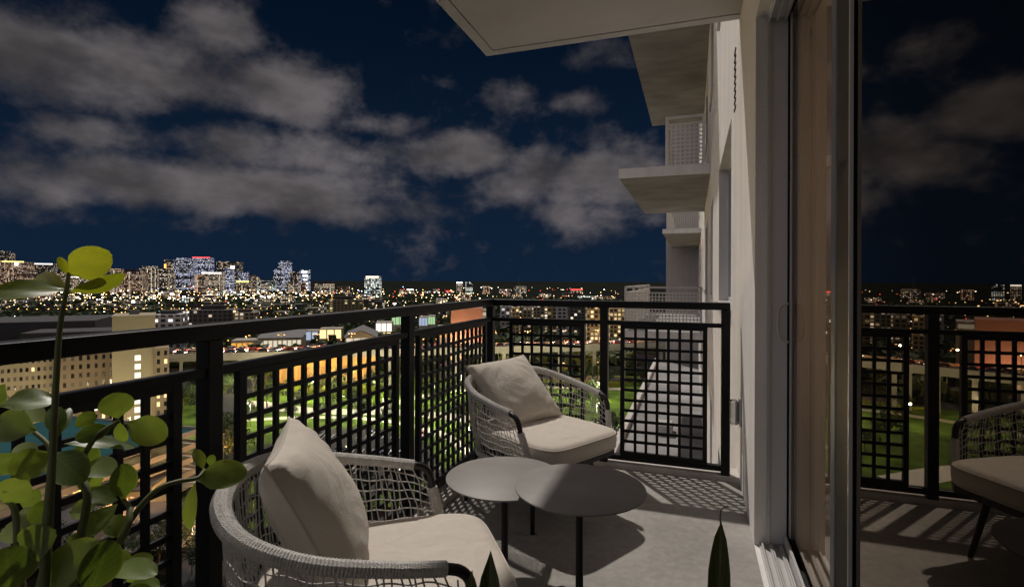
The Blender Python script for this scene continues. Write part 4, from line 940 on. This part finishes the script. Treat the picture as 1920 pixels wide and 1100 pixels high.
# ---- park, car park, streets
def sheet(name, pts, m, dz, kind='structure'):
    q = [G(x, y, GZ) for x, y in pts]
    o = MB().add([(p.x, p.y, GZ + dz) for p in q], [tuple(range(len(q)))]).build(name, m); tag(o, kind=kind); return o
sheet('lawn', [(380, 1010), (300, 720), (480, 700), (700, 694), (960, 700), (1200, 705), (1250, 800), (1260, 900), (1000, 950), (700, 950)], M['lawn'], .05)
def ribbon(name, pts, wid, m, dz):
    c = [G(x, y, GZ) for x, y in pts]; c = spline(c, 12 * len(c)); mb = MB(); vs = []
    for i, p in enumerate(c):
        t = (c[min(i + 1, len(c) - 1)] - c[max(0, i - 1)]).normalized(); s = Vector((-t.y, t.x, 0)) * wid / 2
        vs += [(p.x + s.x, p.y + s.y, GZ + dz), (p.x - s.x, p.y - s.y, GZ + dz)]
    mb.add(vs, [(2 * i, 2 * i + 1, 2 * i + 3, 2 * i + 2) for i in range(len(c) - 1)]); o = mb.build(name, m); tag(o, kind='structure'); return o
ribbon('path', [(380, 752), (480, 757), (560, 768), (650, 772), (760, 774), (900, 790), (1000, 830)], 8.5, M['path'], .10)
ribbon('path', [(700, 772), (780, 745), (880, 730), (1000, 726), (1180, 730)], 5, M['path'], .105)
ribbon('path', [(430, 790), (560, 783), (700, 786), (820, 810), (880, 850), (960, 930)], 3.5, M['path'], .115)
ribbon('path', [(1060, 800), (1110, 792), (1150, 800), (1190, 830)], 3.0, M['path'], .12)
ribbon('street', [(300, 722), (500, 708), (700, 703), (960, 706), (1200, 712)], 12, M['asphalt'], .14)
ribbon('street', [(430, 1200), (405, 1000), (402, 880), (410, 800), (440, 745), (470, 712)], 11, M['asphalt'], .16)
lot = sheet('car_park_surface', [(470, 850), (560, 806), (700, 800), (800, 830), (840, 890), (700, 930), (560, 950), (480, 930)], M['asphalt'], .18)
cp = [G(540, 850, GZ), G(760, 850, GZ)]; ux = (cp[1] - cp[0]).normalized(); uy = Vector((-ux.y, ux.x, 0))
lines = MB()
for row in range(3):
    for k in range(20):
        a = cp[0] + ux * (k * 2.7 - 6) + uy * (row * 15 - 16); b = a + uy * 5; s = ux * .07
        lines.quad(*[(q.x, q.y, GZ + .19) for q in (a - s, a + s, b + s, b - s)])
lo = lines.build('bay_lines', M['line'], lot)
tag(lo, kind='stuff')

# ---- trees
def tree_proto(seed, hgt, cr, m, n=1100):
    r = random.Random(seed); tr = MB()
    tr.tube(spline([(0, 0, 0), (.1, .05, hgt * .3), (0, .1, hgt * .6)], 8), [.26 - .02 * i for i in range(8)], 8)
    for k in range(6):
        a = k * 1.05 + r.uniform(-.3, .3); tr.tube(spline([(0, 0, hgt * .34), (math.cos(a) * cr * .35, math.sin(a) * cr * .35, hgt * .55), (math.cos(a) * cr * .7, math.sin(a) * cr * .7, hgt * .74)], 6), [.11, .1, .08, .07, .05, .03], 5)
    cw = MB(); cl = [(Vector((r.gauss(0, .45) * cr, r.gauss(0, .45) * cr, hgt * r.uniform(.5, .9))), r.uniform(.28, .5) * cr) for _ in range(15)]
    for _ in range(n):
        c, s = r.choice(cl); d = Vector((r.gauss(0, 1), r.gauss(0, 1), r.gauss(0, .8))).normalized() * s * r.uniform(.5, 1.05); q = c + d
        e = r.uniform(.16, .34); u = Vector((r.gauss(0, 1), r.gauss(0, 1), r.gauss(0, 1))).normalized(); v = u.orthogonal().normalized()
        cw.add([q - u * e, q + v * e * .6, q + u * e, q - v * e * .6], [(0, 1, 2, 3)])
    a = tr.mesh('trunk', True); a.materials.append(M['bark']); b = cw.mesh('crown'); b.materials.append(m); return a, b
protos = [tree_proto(31, 8.5, 3.6, M['foliage']), tree_proto(32, 7, 3.0, M['foliage2']), tree_proto(33, 10, 4.2, M['foliage'])]
def tree(p, k, sc, label, group):
    t = empty('park_tree', p, random.uniform(0, 6)); t.scale = (sc, sc, sc); tag(t, label, 'tree', group)
    a, b = protos[k]; link('trunk', a, None, t); link('crown', b, None, t)
rt = random.Random(77)
TP = [(445, 720), (470, 735), (500, 728), (540, 738), (575, 733), (470, 790), (505, 765), (600, 742), (640, 745), (660, 760), (690, 742), (715, 750), (735, 760), (745, 735), (600, 785), (540, 795), (455, 760), (560, 755), (620, 768), (680, 786), (720, 795), (790, 720), (815, 735), (845, 745), (870, 725), (895, 745), (820, 770), (860, 790), (900, 810), (790, 800), (960, 715), (990, 722), (1020, 715), (1060, 722), (1090, 730), (1115, 718), (1140, 724), (1120, 745), (1150, 812), (1135, 835), (1150, 850), (1040, 790), (1000, 770)]
TP += [(330, 735), (352, 722), (372, 740), (395, 728), (418, 742), (345, 765), (385, 770), (432, 735), (438, 812), (428, 845), (440, 880), (1100, 770), (1125, 785), (1075, 765)]
for (x, y) in TP: tree(G(x + rt.uniform(-6, 6), y + rt.uniform(-3, 3), GZ), rt.randrange(3), rt.uniform(.75, 1.25), 'rounded tree of the lamp-lit park seen through the railing lattice', 'trees of the lit park')
for (x, y) in [(340, 1040), (375, 1080), (365, 990), (300, 1075), (440, 960), (455, 1020), (430, 1070), (470, 905), (250, 1050), (120, 1060), (180, 990), (600, 960), (690, 930)]: tree(G(x, y, GZ), rt.randrange(3), rt.uniform(.7, 1.0), 'street tree in the dark area below the near railing', 'street trees near the car park')

# ---- lamps
def lamp_proto(h):
    a = MB().tube([(0, 0, 0), (0, 0, h)], [.10, .06], 8).mesh('pole', True); a.materials.append(M['steel'])
    b = MB().tube([(0, 0, h - .05), (.9, 0, h + .15)], .04, 6).box(.6, 1.3, -.16, .16, h + .08, h + .2).mesh('arm'); b.materials.append(M['steel'])
    c = MB().box(.65, 1.25, -.13, .13, h + .03, h + .079).mesh('lamp_lens'); return a, b, c
LP = lamp_proto(8)
lens = {}
for k in ('e_white', 'e_warm', 'e_orange'):
    q = LP[2].copy(); q.materials.append(M[k]); lens[k] = q
def lamp(p, k, power, col, label, group):
    t = empty('street_lamp', p, random.uniform(0, 6)); tag(t, label, 'street lamp', group)
    link('pole', LP[0], None, t); link('arm', LP[1], None, t); link('lamp_lens', lens[k], None, t)
    ld = bpy.data.lights.new('lamp_light', 'POINT'); ld.energy = power; ld.color = col; ld.shadow_soft_size = .25
    lo = bpy.data.objects.new('lamp_light', ld); COL.objects.link(lo); lo.parent = t; lo.location = (.95, 0, 7.75)
for (x, y) in [(450, 742), (520, 748), (590, 752), (655, 752), (710, 752), (742, 742), (470, 800), (555, 788), (640, 784), (720, 788), (815, 752), (865, 735), (900, 720), (835, 800), (980, 742), (1050, 738), (1125, 752), (1120, 800), (880, 850)]:
    lamp(G(x, y, GZ), 'e_white', 9500, (1, .92, .60), 'white lamp post lighting the park paths', 'park lamp posts')
for (x, y) in [(330, 960), (362, 1075), (420, 900), (240, 1010), (150, 980)]:
    lamp(G(x, y, GZ), 'e_orange', 2600, (1, .50, .16), 'orange street lamp among the dark street trees', 'orange street lamps')
for x in (-30, 40, 110, 170, 245, 300):
    p = frame_at(x, 160); lamp(p, 'e_warm', 5200, (1, .78, .46), 'warm lamp post lighting the hotel front', 'hotel lamp posts')
for (x, Z) in [(870, 318), (830, 322)]:
    lamp(frame_at(x, Z), 'e_warm', 26000, (1, .72, .5), 'warm lamp at the foot of the terracotta block', 'lamps by the terracotta block')

# ---- elevated road
ZR = 256; DZ = -31.0
def rp_(x, z, dz=0): 
    p = P(x, 526, ZR + (x - 1000) * .048 + dz); p.z = z; return p
road = empty('elevated_road', frame_at(700, ZR)); tag(road, 'elevated concrete road on tall piers crossing behind the park', 'elevated road')
def along(name, x0, x1, d0, d1, z0, z1, m):
    a, b, c, d = rp_(x0, 0, d0), rp_(x1, 0, d0), rp_(x1, 0, d1), rp_(x0, 0, d1)
    mb = MB().prism([(q.x - road.location.x, q.y - road.location.y) for q in (a, b, c, d)], z0 - GZ, z1 - GZ); return mb.build(name, m, road)
along('deck', -150, 1400, 0, 15, DZ - .6, DZ, M['conc'])
along('carriageway', -150, 1400, .6, 14.4, DZ + .004, DZ + .03, M['asphalt'])
along('girder', -150, 1400, 1.2, 3.0, DZ - 2.4, DZ - .6, M['conc']); along('girder', -150, 1400, 11, 12.8, DZ - 2.4, DZ - .6, M['conc'])
along('barrier', -150, 1400, -.25, 0, DZ - .7, DZ + 1.0, M['conc']); along('barrier', -150, 1400, 15, 15.25, DZ - .7, DZ + 1.0, M['conc'])
for x in [-120, -40, 40, 120, 200, 290, 340, 385, 450, 520, 590, 660, 730, 800, 855, 905, 946, 979, 997, 1050, 1115, 1170, 1240, 1320]:
    along('pier', x - 3.2, x + 3.2, 1.5, 3.0, GZ, DZ - 3.4, M['conc']); along('pier', x - 3.2, x + 3.2, 11.0, 12.5, GZ, DZ - 3.4, M['conc'])
    along('pier_cap', x - 4.2, x + 4.2, .6, 14.0, DZ - 3.4, DZ - 2.4, M['conc'])
def road_lamp(x):
    p = rp_(x, DZ, 7.5); t = empty('road_lamp', p, YAW); tag(t, 'orange twin-arm lamp on the elevated road', 'street lamp', 'lamps of the elevated road')
    MB().tube([(0, 0, 0), (0, 0, 7)], [.12, .08], 6).box(-1.6, 1.6, -.06, .06, 6.95, 7.07).build('pole', M['steel'], t)
    MB().box(-1.7, -1.0, -.15, .15, 6.85, 6.94).build('lamp_lens', M['e_orange'], t); MB().box(1.0, 1.7, -.15, .15, 6.85, 6.94).build('lamp_lens', M['e_orange'], t)
    ld = bpy.data.lights.new('lamp_light', 'POINT'); ld.energy = 8500; ld.color = (1, .50, .14); ld.shadow_soft_size = .3
    lo = bpy.data.objects.new('lamp_light', ld); COL.objects.link(lo); lo.parent = t; lo.location = (0, 0, 6.6)
for x in range(330, 1200, 66): road_lamp(x)
for i, x in enumerate((540, 580, 622, 665, 700, 985, 1060, 1118)):
    p = rp_(x, GZ, 8.5); lamp(p, 'e_orange', 9000, (1, .50, .12), 'sodium lamp under the elevated road piers', 'lamps under the elevated road')
# ---- vehicles
def car_mesh():
    prof = [(-2.2, .45), (-2.25, .85), (-1.5, .98), (1.0, .98), (1.6, .92), (2.2, .75), (2.2, .45)]
    body = MB(); n = len(prof)
    body.add([(x, -.85, z) for x, z in prof] + [(x, .85, z) for x, z in prof], [tuple(range(n)), tuple(reversed(range(n, 2 * n)))] + [((i + 1) % n, i, n + i, n + (i + 1) % n) for i in range(n)])
    cab = [(-1.75, .96), (-1.2, 1.42), (.25, 1.45), (1.05, .97)]; m = 4; c = MB()
    c.add([(x, -.74 + .1 * (z > 1.2), z) for x, z in cab] + [(x, .74 - .1 * (z > 1.2), z) for x, z in cab], [(0, 1, 2, 3), (7, 6, 5, 4)] + [((i + 1) % m, i, m + i, m + (i + 1) % m) for i in range(m)])
    roof = MB().box(-1.2, .25, -.62, .62, 1.44, 1.48)
    wh = MB().lathe([(.31, -.1), (.33, -.06), (.33, .06), (.31, .1)], 14); wh.v = [(x, z, y) for x, y, z in wh.v]
    hl = MB().box(2.17, 2.23, -.18, .18, .6, .76); tl = MB().box(-2.28, -2.22, -.2, .2, .66, .84)
    return body.mesh('body'), c.mesh('windows'), roof.mesh('roof'), wh.mesh('wheel', True), hl.mesh('headlight'), tl.mesh('tail_light')
CB, CC, CRF, CWL, CHL, CTL = car_mesh()
cpaint = [mat('car_paint_%d' % i, c, .3, spec=.6) for i, c in enumerate([(.6, .6, .6), (.05, .05, .055), (.25, .26, .28), (.35, .03, .03), (.05, .09, .2), (.75, .75, .74)])]
tyre = mat('tyre', (.02, .02, .02), .9)
M['c_head'] = em('headlight_glow', (1, .95, .8), 30); M['c_tail'] = em('taillight_glow', (1, .05, .02), 14); M['c_off'] = mat('lamp_off', (.3, .3, .3), .3)
cache = {}
def mm(me, m):
    k = (me.name, m.name)
    if k not in cache: q = me.copy(); q.materials.clear(); q.materials.append(m); cache[k] = q
    return cache[k]
def car(p, rz, paint, lit, label, group):
    t = empty('car', p, rz); tag(t, label, 'car', group)
    link('body', mm(CB, paint), None, t); link('windows', mm(CC, M['darkwin']), None, t); link('roof', mm(CRF, paint), None, t)
    for x in (-1.35, 1.4):
        for y in (-.8, .8): link('wheel', mm(CWL, tyre), None, t, (x, y, .33))
    for y in (-.62, .62):
        link('headlight', mm(CHL, M['c_head'] if lit else M['c_off']), None, t, (0, y, 0)); link('tail_light', mm(CTL, M['c_tail'] if lit else M['c_off']), None, t, (0, y, 0))
rc = random.Random(3)
for x in range(320, 1190, 22):
    for lane in (2.5, 5.5, 9.5, 12.5):
        if rc.random() < .42: continue
        p = rp_(x + rc.uniform(-6, 6), DZ + .03, lane); car(p, YAW + (0 if lane < 7 else math.pi), rc.choice(cpaint), True, 'car with its lights on, driving along the elevated road', 'cars on the elevated road')
for row in range(3):
    for k in range(17):
        if rc.random() < .62: continue
        a = cp[0] + ux * (k * 2.7 - 6 + 1.35) + uy * (row * 15 - 16 + 2.5); car(Vector((a.x, a.y, GZ + .19)), math.atan2(uy.y, uy.x) + (math.pi if rc.random() < .5 else 0), rc.choice(cpaint), False, 'car parked in a bay of the car park beyond the near chair', 'cars parked in bays')
for i, (x, y) in enumerate([(400, 950), (406, 905), (404, 860), (412, 820)]):
    p = G(x, y, GZ); p.z = GZ + .17; car(p, R(90) + R(8), rc.choice(cpaint), i % 2 == 0, 'car on the side street left of the car park', 'cars on the side street')
# ---- parking garage with teal roof deck
gp = G(378, 905, GZ); gar = empty('parking_garage', (gp.x, gp.y, GZ), R(4)); tag(gar, 'open parking garage with lit levels and a teal roof deck, behind the plant', 'parking garage')
Wd, Ln, LVL = 46, 78, 3.15; nl = 4
for k in range(nl + 1):
    z = k * LVL
    MB().box(-Wd, 0, -Ln, 0, z, z + .35).build('floor_slab', M['conc'], gar)
    if k: MB().box(0, .25, -Ln, .25, z - .25, z + 1.0).build('parapet', M['conc'], gar); MB().box(-Wd, -.0, .0, .25, z - .25, z + 1.0).build('parapet', M['conc'], gar)
MB().box(-Wd + .2, -.02, -Ln + .2, -.02, nl * LVL + .351, nl * LVL + .40).build('roof_deck', M['teal'], gar)
for k in range(nl):
    for q in range(10): MB().box(-.5, -.05, -Ln + q * 8, -Ln + q * 8 + .6, k * LVL + .35, (k + 1) * LVL).build('column', M['conc'], gar)
    MB().box(-9, -8.9, -Ln, -.3, k * LVL + .35, (k + 1) * LVL).build('inner_wall', M['beige'], gar)
    for q in range(9):
        MB().box(-4.2, -3.8, -Ln + q * 8.6 + 2, -Ln + q * 8.6 + 5, (k + 1) * LVL - .12, (k + 1) * LVL - .04).build('ceiling_light', em('garage_tube', (1, .85, .42) if k > 1 else (1, .95, .8), 9), gar)
# low buildings in the dark below the left railing
for i, (x, y, w, d, h, m, lab) in enumerate([(300, 1010, 14, 9, 5, 'stucco', 'small white house below the left railing'), (210, 960, 18, 10, 6, 'beige', 'small beige house below the left railing'), (60, 1040, 20, 12, 7, 'stucco2', 'grey flat-roofed house under the plant')]):
    p = G(x, y, GZ); o = empty('small_house', p, R(30)); tag(o, lab, 'house', 'small houses below')
    MB().box(-w / 2, w / 2, -d / 2, d / 2, 0, h).build('wall', M[m], o); MB().box(-w / 2 - .4, w / 2 + .4, -d / 2 - .4, d / 2 + .4, h, h + .4).build('roof', M['darkroof'], o)
    for k in range(3): MB().box(-w / 2 + 2 + k * (w - 4) / 2.6, -w / 2 + 3.4 + k * (w - 4) / 2.6, -d / 2 - .06, -d / 2, 1.2, 2.8).build('window', M['w_warm'] if k == 1 else M['darkwin'], o)

# ---- labels: alike things told apart by look and by their order across the view
def px_of(o):
    p = o.matrix_basis.translation; d = p - Vector((0, 0, HC)); return 960 + FPX * d.dot(RT) / max(.1, d.dot(FW))
def nth(n): return '%d%s' % (n, 'th' if 10 <= n % 100 <= 20 else {1: 'st', 2: 'nd', 3: 'rd'}.get(n % 10, 'th'))
def relabel(group, fmt, key=None):
    obs = sorted([o for o in COL.objects if o.get('group') == group and o.parent is None], key=px_of); cnt = {}
    for o in obs:
        k = key(o) if key else ''
        cnt[k] = cnt.get(k, 0) + 1; o['label'] = fmt.format(n=nth(cnt[k]), k=k)
def tone_of(o): return {'tower_warm': 'warm', 'tower_white': 'white', 'tower_blue': 'blue', 'tower_dim': 'dim', 'tower_brown': 'brownish', 'tower_teal': 'teal', 'low_mixed': 'dark mixed-light', 'block_grey': 'dull grey', 'block_stripe': 'striped'}.get(o.data.materials[0].name, 'lit')
def paint_of(o): return {'0': 'silver', '1': 'black', '2': 'grey', '3': 'red', '4': 'blue', '5': 'white'}[[c for c in o.children if c.name.startswith('body')][0].data.materials[0].name[-1]]
def lane_of(o): return paint_of(o) + (' right-bound' if abs(o.rotation_euler.z - YAW) < .1 else ' left-bound')
relabel('low blocks of the lit city belt', '{n} {k} low block from the left at the foot of the skyline', tone_of)
relabel('mid-height towers of the skyline', '{n} {k} mid-height tower from the left between the skyline towers', tone_of)
relabel('trees of the lit park', '{n} tree from the left in the lamp-lit park behind the railing lattice')
relabel('street trees near the car park', '{n} dark street tree from the left below the near railing')
relabel('cars on the elevated road', '{n} {k} car from the left on the elevated road', lane_of)
relabel('cars parked in bays', '{n} parked {k} car from the left in the car park bays', paint_of)
relabel('cars on the side street', '{n} {k} car from the left on the side street by the car park', paint_of)
relabel('park lamp posts', '{n} white lamp post from the left beside the park paths')
relabel('orange street lamps', '{n} orange street lamp from the left among the dark street trees')
relabel('hotel lamp posts', '{n} warm lamp post from the left in front of the hotel')
relabel('lamps by the terracotta block', '{n} warm lamp from the left at the foot of the terracotta block')
relabel('lamps of the elevated road', '{n} twin-arm orange lamp from the left on the elevated road')
relabel('lamps under the elevated road', '{n} sodium lamp from the left under the elevated road piers')
